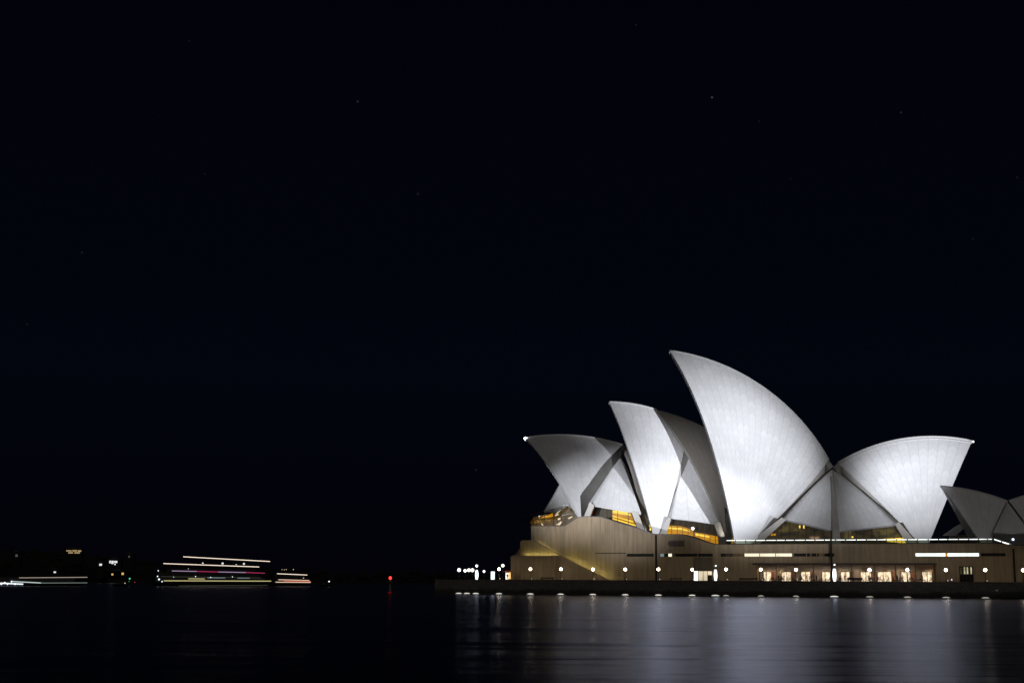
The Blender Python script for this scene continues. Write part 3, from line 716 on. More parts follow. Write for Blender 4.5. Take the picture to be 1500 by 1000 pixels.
foyer([(944.4, 742), (947.5, 743), (958, 786), (948, 786)], 17., 2., BLACK, 2, lit=[([(950, 769), (952, 769), (954.4, 776), (952, 777)], AMB2, 1.)])
foyer([(1061, 742), (1067, 745), (1078, 803), (1066, 803)], 17.4, 2., BLACK, 2, lit=[([(1068.6, 785), (1073.5, 785), (1075, 797), (1070, 797)], AMBER, 1.)])
# glass nose of the north foyer, splayed out below the first shell
nose = [Ph(843, 757, 25.), Ph(833.5, 738.5, 25), Ph(812, 744.5, 20), Ph(796, 748.8, 14), Ph(776, 753.6, 16), Ph(764.8, 759.2, 20), Ph(768, 764.5, 24), Ph(776, 772, 25), Ph(830, 774, 26)]
mb = MB(); cN = Ph(806, 760, 24.); mb.add([cN] + nose, [(0, i + 1, (i + 1) % len(nose) + 1) for i in range(len(nose))])
ng = part('north_foyer_glass', mb, GLASS, HOUSE)
mb = MB()
for p in nose[1:6]: mb.tube([cN, p], .05, 4)
mb.tube(nose + nose[:1], .06, 4); part('mullion', mb, DARK, ng)
mb = MB(); mb.prism([p + HB * 5 for p in (Ph(845, 757, 24), Ph(833.5, 742, 24), Ph(796, 752, 24), Ph(777, 756, 24), Ph(772, 764, 24), Ph(778, 772, 24), Ph(828, 774, 24))], HB * .3)
part('foyer_interior', mb, glow('nose_interior', (.85, .42, .08), .10, .9, (.35, .35, .5)), ng)
WW = glow('white_interior', (1., .86, .62), .95, .3, (.4, .4, .4))
for pl, m2 in (([(793, 757), (803, 755), (810, 750), (810, 756), (800, 760), (793, 760)], AMBER), ([(811, 755.5), (816, 749), (824, 743.5), (817, 752), (820, 754), (812, 757)], WW),
               ([(811, 768.5), (816, 767), (824, 761), (825.5, 764), (820, 770)], WW), ([(830, 759), (838, 755), (840.5, 756), (833, 760.5)], WW), ([(816, 759), (821, 757.5), (822, 760), (817, 762)], WW),
               ([(788.5, 754.5), (791.5, 754.5), (791.5, 757), (788.5, 757)], WW), ([(793, 765), (797, 769.5), (794, 769.5), (792, 766)], WW), ([(782, 760), (808, 758), (806, 764), (783, 766)], glow('ochre_interior', (.9, .5, .1), .22, .8, (.6, .6, .9))),
               ([(821, 746), (832, 741), (838, 752), (824, 756)], glow('brown_interior', (.7, .4, .1), .12, .7, (.8, .8, .9)))):
    mx_, my_ = np.mean(pl, axis=0); k_ = .72 if m2 is WW else 1.
    mb = MB(); mb.prism([Ph(mx_ + (x - mx_) * k_, my_ + (y - my_) * k_, 20.5) for x, y in pl], HB * .1); part('foyer_light', mb, m2, ng)
mb = MB()
for x0, y0, x1, y1 in ((784, 753, 786, 770), (797, 750, 799, 770), (810, 746, 811, 770), (822, 743, 823, 770), (776, 762, 842, 752)): mb.tube([Ph(x0, y0, 21.6), Ph(x1, y1, 23.4)], .07, 4)
part('mullion', mb, DARK, ng)

# ------------------------------------------------------------------ restaurant pavilion at the south end
REST = thing('restaurant_pavilion', 'small dim grey sail-roofed pavilion on the podium at the right edge', 'restaurant', M5, 0.)
s5 = sphere((1377.5, 710.5), (1476, 732.5), (1442, 802), 8.5, 82, M5)
o7, g7 = shell('roof_shell', s5, ridge(s5, .985), .6, REST); smooth_by_angle(o7)
beam('edge_beam', s5, g7[-1][::-1], [(1475.8, 734.5), (1468, 749), (1462, 763), (1457.5, 776), (1454.5, 788), (1453, 800)], .5, o7, TILE, .3)
s6 = sphere((1545, 716), (1476, 732.5), (1533, 810), 8.5, 80, M5)
o8, g8 = shell('roof_shell', s6, ridge(s6, .98), .6, REST); smooth_by_angle(o8)
patch(Ph(1475.6, 735, .6, M5), [Ph(1455, 779.6, 7.6, M5), Ph(1480, 780, 7.6, M5), Ph(1508, 780, 7.6, M5)], .6, parent=REST, m0=M5, th=.4)
part('window_band', MB().prism([Ph(1455, 781, 7.0, M5), Ph(1508, 781, 7.0, M5), Ph(1508, 815, 7.0, M5), Ph(1455, 800, 7.0, M5)], HB * .1), plain('restaurant_glass', (.03, .022, .015), .15), REST)
part('window_lamp', MB().ball(Ph(1484, 789.6, 7.9, M5), .3, 6), glow('blue_lamp', (.7, .8, 1.), 2.), REST)
part('far_leg', MB().prism([Ph(1381, 784, -8, M5), Ph(1398, 772, -8, M5), Ph(1418, 760.5, -8, M5), Ph(1420, 766, -8, M5), Ph(1400, 784, -8, M5)], HB * .6), TILE, REST)
part('base_wall', MB().prism([Ph(1391, 783, -9, M5), Ph(1427, 783, -9, M5), Ph(1430, 800, -9, M5), Ph(1391, 800, -9, M5)], HB * .4), GRAN, REST)

# ------------------------------------------------------------------ lamp posts on the promenade
def make_lamp(label, loc):
    t = thing('lamp_post', label, 'lamp post', loc, 0., 'globe lamps along the promenade')
    hgt = UW(868, 833.3, 1.3)[1] - WP - .12
    part('pole', MB().lathe((0, 0, 0), [(.001, 0), (.16, 0), (.16, .25), (.075, .35), (.055, hgt - .5), (.12, hgt - .42), (.12, hgt - .36), (.001, hgt - .36)], 10), DARK, t, True, local=True)
    part('globe', MB().ball((0, 0, hgt), .33, 10), GLOBE, t, True, local=True)
    part('base_light', MB().ball((.25, -.2, .28), .10, 5), glow('lamp_base_light', (1., .85, .6), 1.0), t, True, local=True)
    return t
ords = ['just right of the pale kiosk', 'over the left end of the stair flank', 'beside the amber doorway', 'at the foot of the yellow-lit stair slope', 'left of the dark slot window', 'beside the first drain pipe',
        'left of the cream doorway', 'right of the cream doorway', 'at the first lit window of the bar', 'between the second and third bar windows', 'at the sixth bar window',
        'at the eighth bar window', 'between the bar and the barred dark door', 'right of the barred dark door', 'cut by the right edge of the photo']
proto = None
for px, lb in zip(lamp_px, ords):
    a = UW(px, 840, 1.3)[0]; loc = wld(a, 1.3, WP + .12); lab = 'white globe lamp on a thin dark post ' + lb
    if proto is None: proto = make_lamp(lab, loc)
    else:
        dl = dup(proto, loc, label=lab); f_ = random.uniform(.93, 1.06); dl.scale = (f_, f_, random.uniform(.98, 1.02))
# taller, dimmer globes on the northern point
def make_wharf(label, loc, h_, r_):
    t = thing('wharf_lamp', label, 'lamp post', loc, 0., 'globe lamps at the northern point')
    part('pole', MB().lathe((0, 0, 0), [(.001, 0), (.14, 0), (.07, .3), (.05, h_), (.001, h_)], 8), DARK, t, True, local=True)
    part('globe', MB().ball((0, 0, h_), r_, 8), GLOBE2, t, True, local=True)
    return t
for px, py, r_, v, lb in ((672.5, 834.2, .48, 2, 'outermost white globe lamp at the left end of the promenade'), (681.3, 835.2, .42, 8, 'white globe lamp second from the left end of the promenade'),
                          (686.8, 834.4, .46, 16, 'white globe lamp in the middle of the left lamp cluster'), (692, 834.4, .5, 24, 'white globe lamp closing the left lamp cluster'),
                          (698.3, 828.2, .36, 12, 'high small globe lamp above the oval light column'), (709, 836.3, .34, 14, 'small lone globe lamp between light column and white panel'),
                          (736.5, 827.7, .42, 10, 'high globe lamp above the kiosk at the podium corner')):
    q = UW(px, py, v); make_wharf(lb, wld(q[0], v, WP - .02), q[1] - WP, r_)
# light columns
def column(px, y0, y1, wd, v, lb, sz=1.):
    a = UW(px, y1, v)[0]; w1 = UW(px, y0, v)[1]
    t = thing('light_column', lb, 'light column', wld(a, v, WP + .0))
    h_ = w1 - WP; prof = [(.001, .12)] + [(wd * (math.sin(math.pi * (.12 + .76 * k / 8)) ** .6), .12 + (h_ - .12) * k / 8) for k in range(9)] + [(.001, h_)]
    part('lit_tube', MB().lathe((0, 0, 0), prof, 12), COOL, t, True, local=True)
    part('base', MB().lathe((0, 0, 0), [(.001, .0), (wd + .1, 0), (wd + .1, .1), (.001, .1)], 12), DARK, t, local=True)
    part('cap', MB().lathe((0, 0, 0), [(.001, h_ + .01), (wd * .6, h_ + .01), (wd * .5, h_ + .5), (.001, h_ + .5)], 12), DARK, t, local=True)
    part('top_lamp', MB().ball((0.05, -wd * .5, h_ + .95), .2, 6), COOL, t, True, local=True)
column(698.3, 834.5, 848, .42, 3., 'bright oval light column on the northern point')
column(1048.3, 833.8, 849, .42, 2.2, 'bright white light column right of the cream doorway')
column(1222.5, 832.5, 849, .44, 2.2, 'bright white light column standing in front of the bar')
# lit panel and kiosk
q = UW(721.8, 849, 3.); q1 = UW(721.8, 836.5, 3.)
t = thing('advertising_panel', 'tall white backlit panel standing alone left of the kiosk', 'light panel', wld(q[0], 3., WP))
part('frame', MB().box(q[0] - .62, q[0] + .62, 3.02, 3.3, WP, q1[1] + .1), DARK, t)
part('screen', MB().box(q[0] - .52, q[0] + .52, 2.96, 3.0, WP + .15, q1[1]), glow('white_screen', (.9, .98, 1.), 1.5), t)
a = UW(739, 849, 3.)[0]; c = UW(747.2, 849, 3.)[0]; kt = UW(741, 834.5, 3.)[1]
t = thing('kiosk', 'small warmly lit kiosk with red canopy at the podium corner', 'kiosk', wld((a + c) / 2, 4.5, WP))
part('kiosk_body', MB().box(a, c, 3.6, 5.5, WP, kt - .3), plain('kiosk_wall', (.5, .3, .15), .6), t)
part('counter_window', MB().box(a + .15, a + (c - a) * .55, 3.5, 3.58, WP + .2, kt - .7), glow('kiosk_white', (1., .95, .8), 1.6, .5, (2, 2, 2)), t)
part('side_window', MB().box(a + (c - a) * .6, c - .1, 3.5, 3.58, WP + .3, kt - .55), glow('kiosk_amber', (1., .62, .2), 1.1, .3, (1, 1, 1)), t)
part('canopy', MB().prism([wld(a - .2, 2.9, kt - .45), wld(a - .2, 5.6, kt - .25), wld(a - .2, 5.6, kt), wld(a - .2, 2.9, kt - .3)], PU * ((c - a) * .72)), plain('red_canvas', (.5, .06, .03), .8), t)
downlight('kiosk_lamp', wld((a + c) / 2, 3.1, kt - .6), 60, (1., .8, .5))

# ------------------------------------------------------------------ people, chairs, tables in front of the bar
def skin_mesh(name, V, E_, root=0, sub=1):
    me = bpy.data.meshes.new(name); me.from_pydata([v[:3] for v in V], E_, [])
    o = bpy.data.objects.new(name, me); COL.objects.link(o)
    o.modifiers.new('s', 'SKIN'); sb = o.modifiers.new('d', 'SUBSURF'); sb.levels = sub; sb.render_levels = sub
    for i, v in enumerate(V):
        me.skin_vertices[0].data[i].radius = (v[3], v[3] * (v[4] if len(v) > 4 else 1)); me.skin_vertices[0].data[i].use_root = (i == root)
    dg = bpy.context.evaluated_depsgraph_get(); r_ = bpy.data.meshes.new_from_object(o.evaluated_get(dg))
    bpy.data.objects.remove(o); return r_
HAIR = plain('hair', (.02, .014, .01), .7); SKINM = plain('skin', (.42, .25, .17), .5)
def person_mesh(name, seated, shirt, trouser):
    if not seated:
        V = [(0, 0, .95, .15, .75), (0, 0, 1.15, .14, .75), (0, 0, 1.40, .17, .7), (0, 0, 1.50, .06), (0, -.01, 1.57, .075), (0, -.01, 1.70, .085), (0, 0, 1.76, .05),
             (.2, 0, 1.40, .055), (.25, .02, 1.14, .042), (.26, -.08, .90, .034), (-.2, 0, 1.40, .055), (-.25, .02, 1.14, .042), (-.24, -.12, .93, .034),
             (.1, 0, .88, .085), (.11, 0, .48, .06), (.11, .02, .08, .045), (.12, -.14, .04, .04), (-.1, 0, .88, .085), (-.11, -.03, .48, .06), (-.13, .0, .08, .045), (-.14, -.16, .04, .04)]
    else:
        V = [(0, 0, .52, .15, .75), (0, .02, .72, .14, .75), (0, .02, .97, .17, .7), (0, .01, 1.07, .06), (0, -.01, 1.14, .075), (0, -.01, 1.27, .085), (0, 0, 1.33, .05),
             (.2, 0, .97, .055), (.25, -.03, .72, .042), (.2, -.3, .74, .034), (-.2, 0, .97, .055), (-.25, -.03, .72, .042), (-.16, -.32, .76, .034),
             (.1, -.06, .50, .085), (.12, -.45, .50, .062), (.12, -.46, .08, .045), (.12, -.60, .04, .04), (-.1, -.06, .50, .085), (-.12, -.45, .50, .062), (-.12, -.42, .08, .045), (-.12, -.56, .04, .04)]
    E_ = [(0, 1), (1, 2), (2, 3), (3, 4), (4, 5), (5, 6), (2, 7), (7, 8), (8, 9), (2, 10), (10, 11), (11, 12), (0, 13), (13, 14), (14, 15), (15, 16), (0, 17), (17, 18), (18, 19), (19, 20)]
    me = skin_mesh(name, V, E_); me.materials.clear()
    for m_ in (shirt, trouser, SKINM, HAIR): me.materials.append(m_)
    zb, zn, zh = (.97, 1.47, 1.66) if not seated else (.56, 1.04, 1.23)
    for p in me.polygons:
        c = p.center; z = c.z
        p.material_index = 1 if z < zb and abs(c.x) < .22 else (3 if z > zh or (z > zn + .08 and c.y > .02) else (2 if z > zn or (abs(c.x) > .15 and c.y < -.22 and z > .6) or (abs(c.x) > .2 and z < 1.0 and not seated) else 0))
        p.use_smooth = True
    return me
cloth = {n: plain('cloth_' + n, c, .85) for n, c in (('black', (.015, .015, .018)), ('grey', (.08, .08, .09)), ('white', (.5, .48, .45)), ('navy', (.02, .03, .08)), ('red', (.25, .03, .03)), ('tan', (.25, .17, .10)))}
PM = {(s_, n): person_mesh('person', s_, cloth[n], cloth['black' if n != 'black' else 'grey']) for s_ in (0, 1) for n in cloth}
chair_mb = MB()
fl = lambda u, v, w_: np.array([u, v, w_])
chair_mb.box(-.22, .22, -.2, .24, .42, .46, fl); chair_mb.box(-.22, .22, .22, .26, .46, .85, fl)
for sx_ in (-.2, .17):
    for sy_ in (-.18, .2): chair_mb.box(sx_, sx_ + .03, sy_, sy_ + .03, 0, .42, fl)
chair_me = mesh_data('cafe_chair', chair_mb, DARK)
table_mb = MB(); table_mb.lathe((0, 0, 0), [(.001, 0), (.25, 0), (.25, .03), (.03, .05), (.03, .70), (.4, .71), (.4, .74), (.001, .74)], 14)
table_me = mesh_data('cafe_table', table_mb, DARK)
wn_ = ['first', 'second', 'third', 'fourth', 'fifth', 'sixth', 'seventh', 'eighth', 'ninth']
random.seed(11)
cols = list(cloth)
def put(me, name, label, cat, loc, rz, group):
    o = bpy.data.objects.new(name, me); COL.objects.link(o); o.location = tuple(loc); o.rotation_euler = (0, 0, rz)
    o["label"] = label; o["category"] = cat; o["group"] = group; return o
for k, (a, c) in enumerate(bw):
    mid = (a + c) / 2
    u0 = UW(mid, 848, 5.)[0]
    tb = put(table_me, 'cafe_table', 'round dark cafe table before the %s lit bar window from the left' % wn_[k], 'table', wld(u0, 4.6, WP - .02), 0, 'cafe tables before the bar')
    n1, n2, n3 = random.sample(cols, 3)
    for sgn, nn, side in ((-1, n1, 'left'), (1, n2, 'right')):
        L_ = wld(u0 + sgn * .95, 4.6 + random.uniform(-.2, .2), WP - .02); rz = YAW + sgn * math.pi / 2 + (math.pi if sgn < 0 else math.pi) + math.pi
        rz = YAW + (math.pi / 2 if sgn < 0 else -math.pi / 2)
        put(chair_me, 'cafe_chair', 'dark chair %s of the cafe table before the %s bar window' % (side, wn_[k]), 'chair', L_, rz, 'chairs before the bar')
        put(PM[(1, nn)], 'person', 'seated person in %s top, %s of the table before the %s bar window' % (nn, side, wn_[k]), 'person', L_, rz, 'people in front of the bar')
    if k in (1, 2, 4, 5, 7, 8):
        put(PM[(0, n3)], 'person', 'standing person in %s top behind the table before the %s bar window' % (n3, wn_[k]), 'person', wld(u0 + random.uniform(-1.2, 1.2), 7.4, WP - .02), YAW + random.uniform(-2.5, 2.5), 'people in front of the bar')
for k in range(8):
    u0 = UW((bw[k][1] + bw[k + 1][0]) / 2, 848, 6.)[0]; gap = 'the %s and %s bar windows' % (wn_[k], wn_[k + 1])
    put(table_me, 'cafe_table', 'round dark cafe table in front of the curtain between ' + gap, 'table', wld(u0, 6.2, WP - .02), 0, 'cafe tables before the bar')
    for sgn, side in ((-1, 'left'), (1, 'right')):
        nn = random.choice(cols); L_ = wld(u0 + sgn * .9, 6.2 + random.uniform(-.25, .25), WP - .02); rz = YAW + (math.pi / 2 if sgn < 0 else -math.pi / 2)
        put(chair_me, 'cafe_chair', 'dark chair %s of the table between %s' % (side, gap), 'chair', L_, rz, 'chairs before the bar')
        put(PM[(1, nn)], 'person', 'seated person in %s top, %s of the table between %s' % (nn, side, gap), 'person', L_, rz, 'people in front of the bar')
for px, v, nn, lb in ((1140, 6, 'black', 'standing person in black between the first and second bar windows'), (1196, 6, 'navy', 'standing person in navy top between third and fourth bar windows'),
                      (1314, 6, 'grey', 'standing person in grey top left of the eighth bar window'), (743, 2.2, 'black', 'standing person in black in front of the kiosk'), (800.5, 6., 'grey', 'standing person in grey top left of the amber doorway')):
    put(PM[(0, nn)], 'person', lb, 'person', wld(UW(px, 846, v)[0], v, WP - .02), YAW + random.uniform(-1, 1), 'people on the promenade')
# benches and planters along the edge
for px, wd, h_, lb in ((801, 3.6, .75, 'dark low bench left of the amber doorway'), (990, 3.2, .7, 'dark low bench below the drain pipe and cream doorway'), (1096, 4.6, .8, 'dark low bench left of the bar'), (1252, 3.6, 1.0, 'dark low bench between fifth and sixth bar windows')):
    a = UW(px, 848, 2.6)[0]; t = thing('bench', lb, 'bench', wld(a, 2.6, WP), YAW, 'dark benches on the promenade')
    part('seat', MB().box(a - wd / 2, a + wd / 2, 2.4, 3.0, WP + .38, WP + .46), DARK, t)
    part('backrest', MB().box(a - wd / 2, a + wd / 2, 2.95, 3.02, WP + .5, WP + h_), DARK, t)
    for sg in (-1, 1): part('leg', MB().box(a + sg * (wd / 2 - .3) - .1, a + sg * (wd / 2 - .3) + .1, 2.45, 2.95, WP - .02, WP + .38), DARK, t)
lamp_px2 = UW(1394, 846, 3)[0]
t = thing('bollard', 'short bollard with violet light right of the bar', 'bollard', wld(lamp_px2, 3, WP - .02))
part('post', MB().lathe((0, 0, 0), [(.001, 0), (.13, 0), (.13, .5), (.001, .5)], 8), DARK, t, local=True); part('lamp_head', MB().ball((0, 0, .62), .13, 6), glow('violet_lamp', (.7, .6, 1.), 2.5), t, local=True)
# moored tender / pontoon by the wall at the right
PON = thing('work_boat', 'small dark open boat moored against the sea wall at lower right', 'boat', wld(UW(1482, 870, -2)[0], -2.4, 0), YAW)
a = UW(1462, 870, -2)[0]
hull = MB(); st = []
for t_ in np.linspace(0, 1, 9):
    wd = 1.3 * (math.sin(min(1, t_ * 1.9) * math.pi / 2) ** .7); uu = a + t_ * 9.5; zt = 1.5 - .5 * t_
    st.append([wld(uu + .8 * (1 - t_), -2.4 - wd, zt), wld(uu + .4, -2.4 - wd * .8, .35), wld(uu + .2 + .6, -2.4, -.3), wld(uu + .4, -2.4 + wd * .8, .35), wld(uu + .8 * (1 - t_), -2.4 + wd, zt)])
hull.grid(st); hull.add(st[-1], [(0, 1, 2, 3, 4)])
part('hull', hull, plain('hull_dark', (.05, .055, .055), .5), PON, True)
part('thwart', MB().box(a + 4, a + 4.4, -3.6, -1.2, .75, .82), WOOD, PON)
part('cabin', MB().box(a + 5.5, a + 8., -3.2, -1.6, .6, 2.6), plain('cabin_grey', (.07, .07, .07), .5), PON)
part('fender', MB().ball(wld(a - .3, -1.4, 1.9), .32, 8, .6), plain('fender_white', (.75, .73, .68), .6), PON)

# ------------------------------------------------------------------ ferries across the water
def Y_at(px, py, y): return hit(px, py, np.array([0, y, 0]), np.array([0, 1., 0]))
HULL = plain('ferry_hull', (.006, .007, .008), .5); SUPER = plain('ferry_side', (.010, .011, .010), .6)
def ferry(label, px0, px1, y0, y1, strips, decks, lamps, cat='ferry'):
    wp = lambda px, z: None
    A = np.array([(px0 - 750) / F * y0, y0, 0]); B = np.array([(px1 - 750) / F * y1, y1, 0])
    d = (B - A); L = np.linalg.norm(d); d = d / L; nv = np.array([-d[1], d[0], 0])
    n_ = np.cross(d, [0, 0, 1.]); n_ /= np.linalg.norm(n_)
    c = (A + B) / 2 + nv * 4
    t = thing('ferry', label, cat, c, math.atan2(d[1], d[0]))
    bm_ = min(4.5, L * .12); fr = lambda a, v, w_: A + d * a + nv * (v + bm_) + np.array([0, 0, w_])
    hb_ = MB(); st = []
    for s_ in np.linspace(0, 1, 15):
        k = (1 - abs(2 * s_ - 1) ** 4); sh = 2.0 + .7 * (2 * s_ - 1) ** 2
        st.append([fr(s_ * L, -bm_ * (.25 + .75 * k), sh), fr(.02 * L + s_ * .96 * L, -bm_ * .8 * k, .3), fr(.03 * L + s_ * .94 * L, 0, -.8), fr(.02 * L + s_ * .96 * L, bm_ * .8 * k, .3), fr(s_ * L, bm_ * (.25 + .75 * k), sh)])
    hb_.grid(st); hb_.add([p for r_ in st for p in (r_[0], r_[-1])], [(2 * i, 2 * i + 1, 2 * i + 3, 2 * i + 2) for i in range(14)])
    hb_.add(st[0], [(0, 1, 2, 3, 4)]); hb_.add(st[-1], [(4, 3, 2, 1, 0)])
    part('hull', hb_, HULL, t, False)
    for f0, f1, z0, z1 in decks:
        dk = MB(); dk.box(f0 * L, f1 * L, -bm_ * .85, bm_ * .85, z0, z1 - .12, fr); dk.box(f0 * L - .6, f1 * L + .6, -bm_ * .95, bm_ * .95, z1 - .12, z1, fr); part('deckhouse', dk, SUPER, t)
    pl = A - nv * .0
    for p, q, r_, m_ in strips:
        n0 = np.array([nv[0], nv[1], 0]); P0 = hit(*p, A, n0); P1 = hit(*q, A, n0)
        part('light_streak', MB().tube([P0, P1], r_, 5), m_, t)  # glowing tube drawn along the trail of the moving ferry's lights
    for px, py, r_, m_ in lamps:
        part('mast_light', MB().ball(hit(px, py, A, nv), r_, 5), m_, t)
    return t, fr, L, bm_
def g(n, c, s): return bpy.data.materials.get(n) or glow(n, c, s)
FC = g('ferry_cream', (1., .83, .66), 1.25); FY = g('ferry_yellow', (.95, .85, .38), .60); FM = g('ferry_magenta', (.75, .05, .18), .55); FV = g('ferry_lilac', (.72, .50, .80), .55)
FB = g('ferry_blue', (.55, .75, .85), .30); FW = g('ferry_white', (.85, .93, 1.), 1.5); FD = g('ferry_dim', (.4, .42, .32), .10); FR = g('ferry_red', (1., .12, .08), .7); FP = g('ferry_peach', (1., .72, .52), .9)
tF, fr, L, bm_ = ferry('large triple-deck excursion ferry with cream, magenta and yellow light streaks', 232, 400, 770, 800, [
    ((268.5, 814.9), (395.5, 821.8), .20, FC), ((239.5, 824.8), (379.5, 829.8), .20, FC), ((252, 835.6), (288, 836.3), .19, FV), ((288, 836.3), (320, 837.1), .19, FM), ((320, 837.1), (360, 837.9), .19, FV), ((360, 837.9), (388, 838.9), .19, FM),
    ((240, 850), (397, 850.5), .23, FY), ((236, 844), (382, 845.8), .14, FD), ((262, 857.6), (392, 856.6), .16, FD), ((276, 847), (300, 847.3), .2, FY), ((304, 845.6), (330, 845.8), .22, FB), ((348, 846), (366, 846), .22, FB)],  # lowest dim strip stands in for the yellow line's reflection on the water
    [(.03, .97, 2.1, 5.0), (.05, .92, 5.0, 7.8), (.12, .88, 7.8, 9.4)],
    [(231.8, 835.4, .30, FW), (230.8, 843.6, .34, FW), (233, 848, .5, FW), (237.4, 851.2, .34, FW), (254.5, 844.6, .2, FW), (286.5, 843.8, .26, FW), (308.5, 845.2, .3, FW), (340.5, 844.2, .24, FW), (276, 832.5, .15, FW)])
fnl = MB(); fnl.lathe(fr(L * .5, 0, 9.4), [(.001, 0), (.9, 0), (.8, 3.2), (1.0, 3.3), (1.0, 3.5), (.001, 3.5)], 12); part('funnel', fnl, HULL, tF, True)
# awnings carrying the two cream light lines
for p, q, dz in (((266, 814.4), (398, 821.4), .0), ((237, 824.3), (382, 829.4), 0)):
    nv = np.array([-(fr(L, 0, 0) - fr(0, 0, 0))[1], (fr(L, 0, 0) - fr(0, 0, 0))[0], 0]); nv /= np.linalg.norm(nv)
    P0 = hit(*p, fr(0, -bm_, 0), nv); P1 = hit(*q, fr(0, -bm_, 0), nv)
    part('awning', MB().prism([P0 + np.array([0, 0, .3]), P1 + np.array([0, 0, .3]), P1 + np.array([0, 0, .3]) + nv * 8, P0 + np.array([0, 0, .3]) + nv * 8], (0, 0, .15)), SUPER, tF)
    for k in range(6):
        f_ = k / 5; a_ = P0 + (P1 - P0) * (.03 + .94 * f_); part('awning_post', MB().tube([np.array([a_[0], a_[1], 4.5]) + nv * .6, a_ + np.array([0, 0, .3]) + nv * .6], .08, 4), HULL, tF)
ferry('smaller ferry with two cream light lines and a red band, astern of the large ferry', 402, 459, 860, 880, [
    ((406, 839.6), (450, 841.6), .20, FC), ((408, 848.4), (453, 849.6), .2, FP), ((404, 852), (455, 852.4), .22, FP), ((416, 850.4), (455, 851.1), .2, FR)],
    [(.04, .96, 2.2, 4.8), (.10, .85, 4.8, 7.3)], [(413, 833.7, .22, g('mast_amber', (1., .75, .45), .8)), (416.5, 834, .22, bpy.data.materials['mast_amber'] if 'mast_amber' in bpy.data.materials else FC), (419.2, 833.6, .20, FC), (429.6, 833.6, .22, FC), (444.7, 846, .22, FC)])
ferry('long low white-lit ferry at the left edge of the photo', -30, 133, 700, 715, [((28, 845.7), (128, 844.9), .18, g('ferry_dimcream', (.9, .75, .6), .40)), ((16, 851), (60, 853.2), .22, g('ferry_pale', (.75, .88, .85), .75)), ((60, 853.4), (128, 853), .18, g('ferry_palegreen', (.5, .62, .56), .30)),
    ((0, 853.6), (34, 855), .34, g('ferry_cool', (.85, .95, 1.), 1.1))], [(.2, .92, 2., 4.4)], [(2, 854.6, .5, FW), (6.8, 853, .42, FW), (17, 851.2, .4, FW), (22, 854.8, .45, FW), (11, 855.4, .3, FW)])
def small_boat(label, px0, px1, y, lamps):
    c = np.array([((px0 + px1) / 2 - 750) / F * y, y, 0]); t = thing('launch', label, 'boat', c)
    Lh = (px1 - px0) / F * y / 2
    hb_ = MB(); st = []
    for s_ in np.linspace(0, 1, 9):
        k = math.sin(min(1., (1 - s_) * 2.2) * math.pi / 2); xx = -Lh + 2 * Lh * s_
        st.append([c + np.array(p) for p in ((xx, -1.3 * k, 1.1 + .4 * s_), (xx * .95, -1. * k, .2), (xx * .9, 0, -.4), (xx * .95, 1. * k, .2), (xx, 1.3 * k, 1.1 + .4 * s_))])
    hb_.grid(st); hb_.add(st[0], [(0, 1, 2, 3, 4)]); part('hull', hb_, HULL, t, True)
    part('cabin', MB().box(-Lh * .5, Lh * .2, -.8, .8, .7, 2.4, lambda u, v, w_: c + np.array([u, v, w_])), SUPER, t)
    zt = max(hit(px, py, c, np.array([0, 1., 0]))[2] for px, py, r_, m_ in lamps)
    part('mast', MB().tube([c + np.array([0, 0, 2.3]), c + np.array([0, 0, max(3.2, zt)])], .06, 5), HULL, t)
    for px, py, r_, m_ in lamps: part('navigation_light', MB().ball(hit(px, py, c, np.array([0, 1., 0])), r_, 6), m_, t)
small_boat('small boat with green and red navigation lights left of the large ferry', 176, 200, 720, [(190, 847, .42, g('nav_green', (.1, .9, .55), .9)), (189, 851, .26, g('nav_greendim', (.1, .7, .2), .35)), (197.5, 852.2, .3, g('nav_red', (.8, .05, .1), .35)), (178.5, 853, .32, g('nav_cream', (1., .8, .6), .9)), (183, 853.6, .25, bpy.data.materials['nav_cream'] if 'nav_cream' in bpy.data.materials else FC)])
small_boat('small dark boat with one white mast light right of the ferries', 474, 490, 820, [(482, 851.2, .42, FW)])
# red channel beacon
yb = 470.; bx = np.array([(576 - 750) / F * yb, yb, 0.])
t = thing('channel_beacon', 'red-lit channel beacon on a pile in the open water', 'beacon', bx)
part('pile', MB().lathe((0, 0, 0), [(.4, -2), (.4, 1.2), (.26, 1.25), (.22, 3.0), (.5, 3.05), (.5, 3.2), (.12, 3.25), (.12, 4.0), (.001, 4.0)], 12), plain('beacon_pale', (.16, .15, .14), .7), t, True, local=True)
zb = hit(576, 846, bx, np.array([0, 1., 0]))[2]
part('lantern', MB().ball((0, 0, zb), .46, 8, 1.15), glow('red_lantern', (1., .03, .03), 3.5), t, True, local=True)
part('cap', MB().lathe((0, 0, 0), [(.001, zb + .54), (.3, zb + .54), (.001, zb + .7)], 12), DARK, t, local=True)

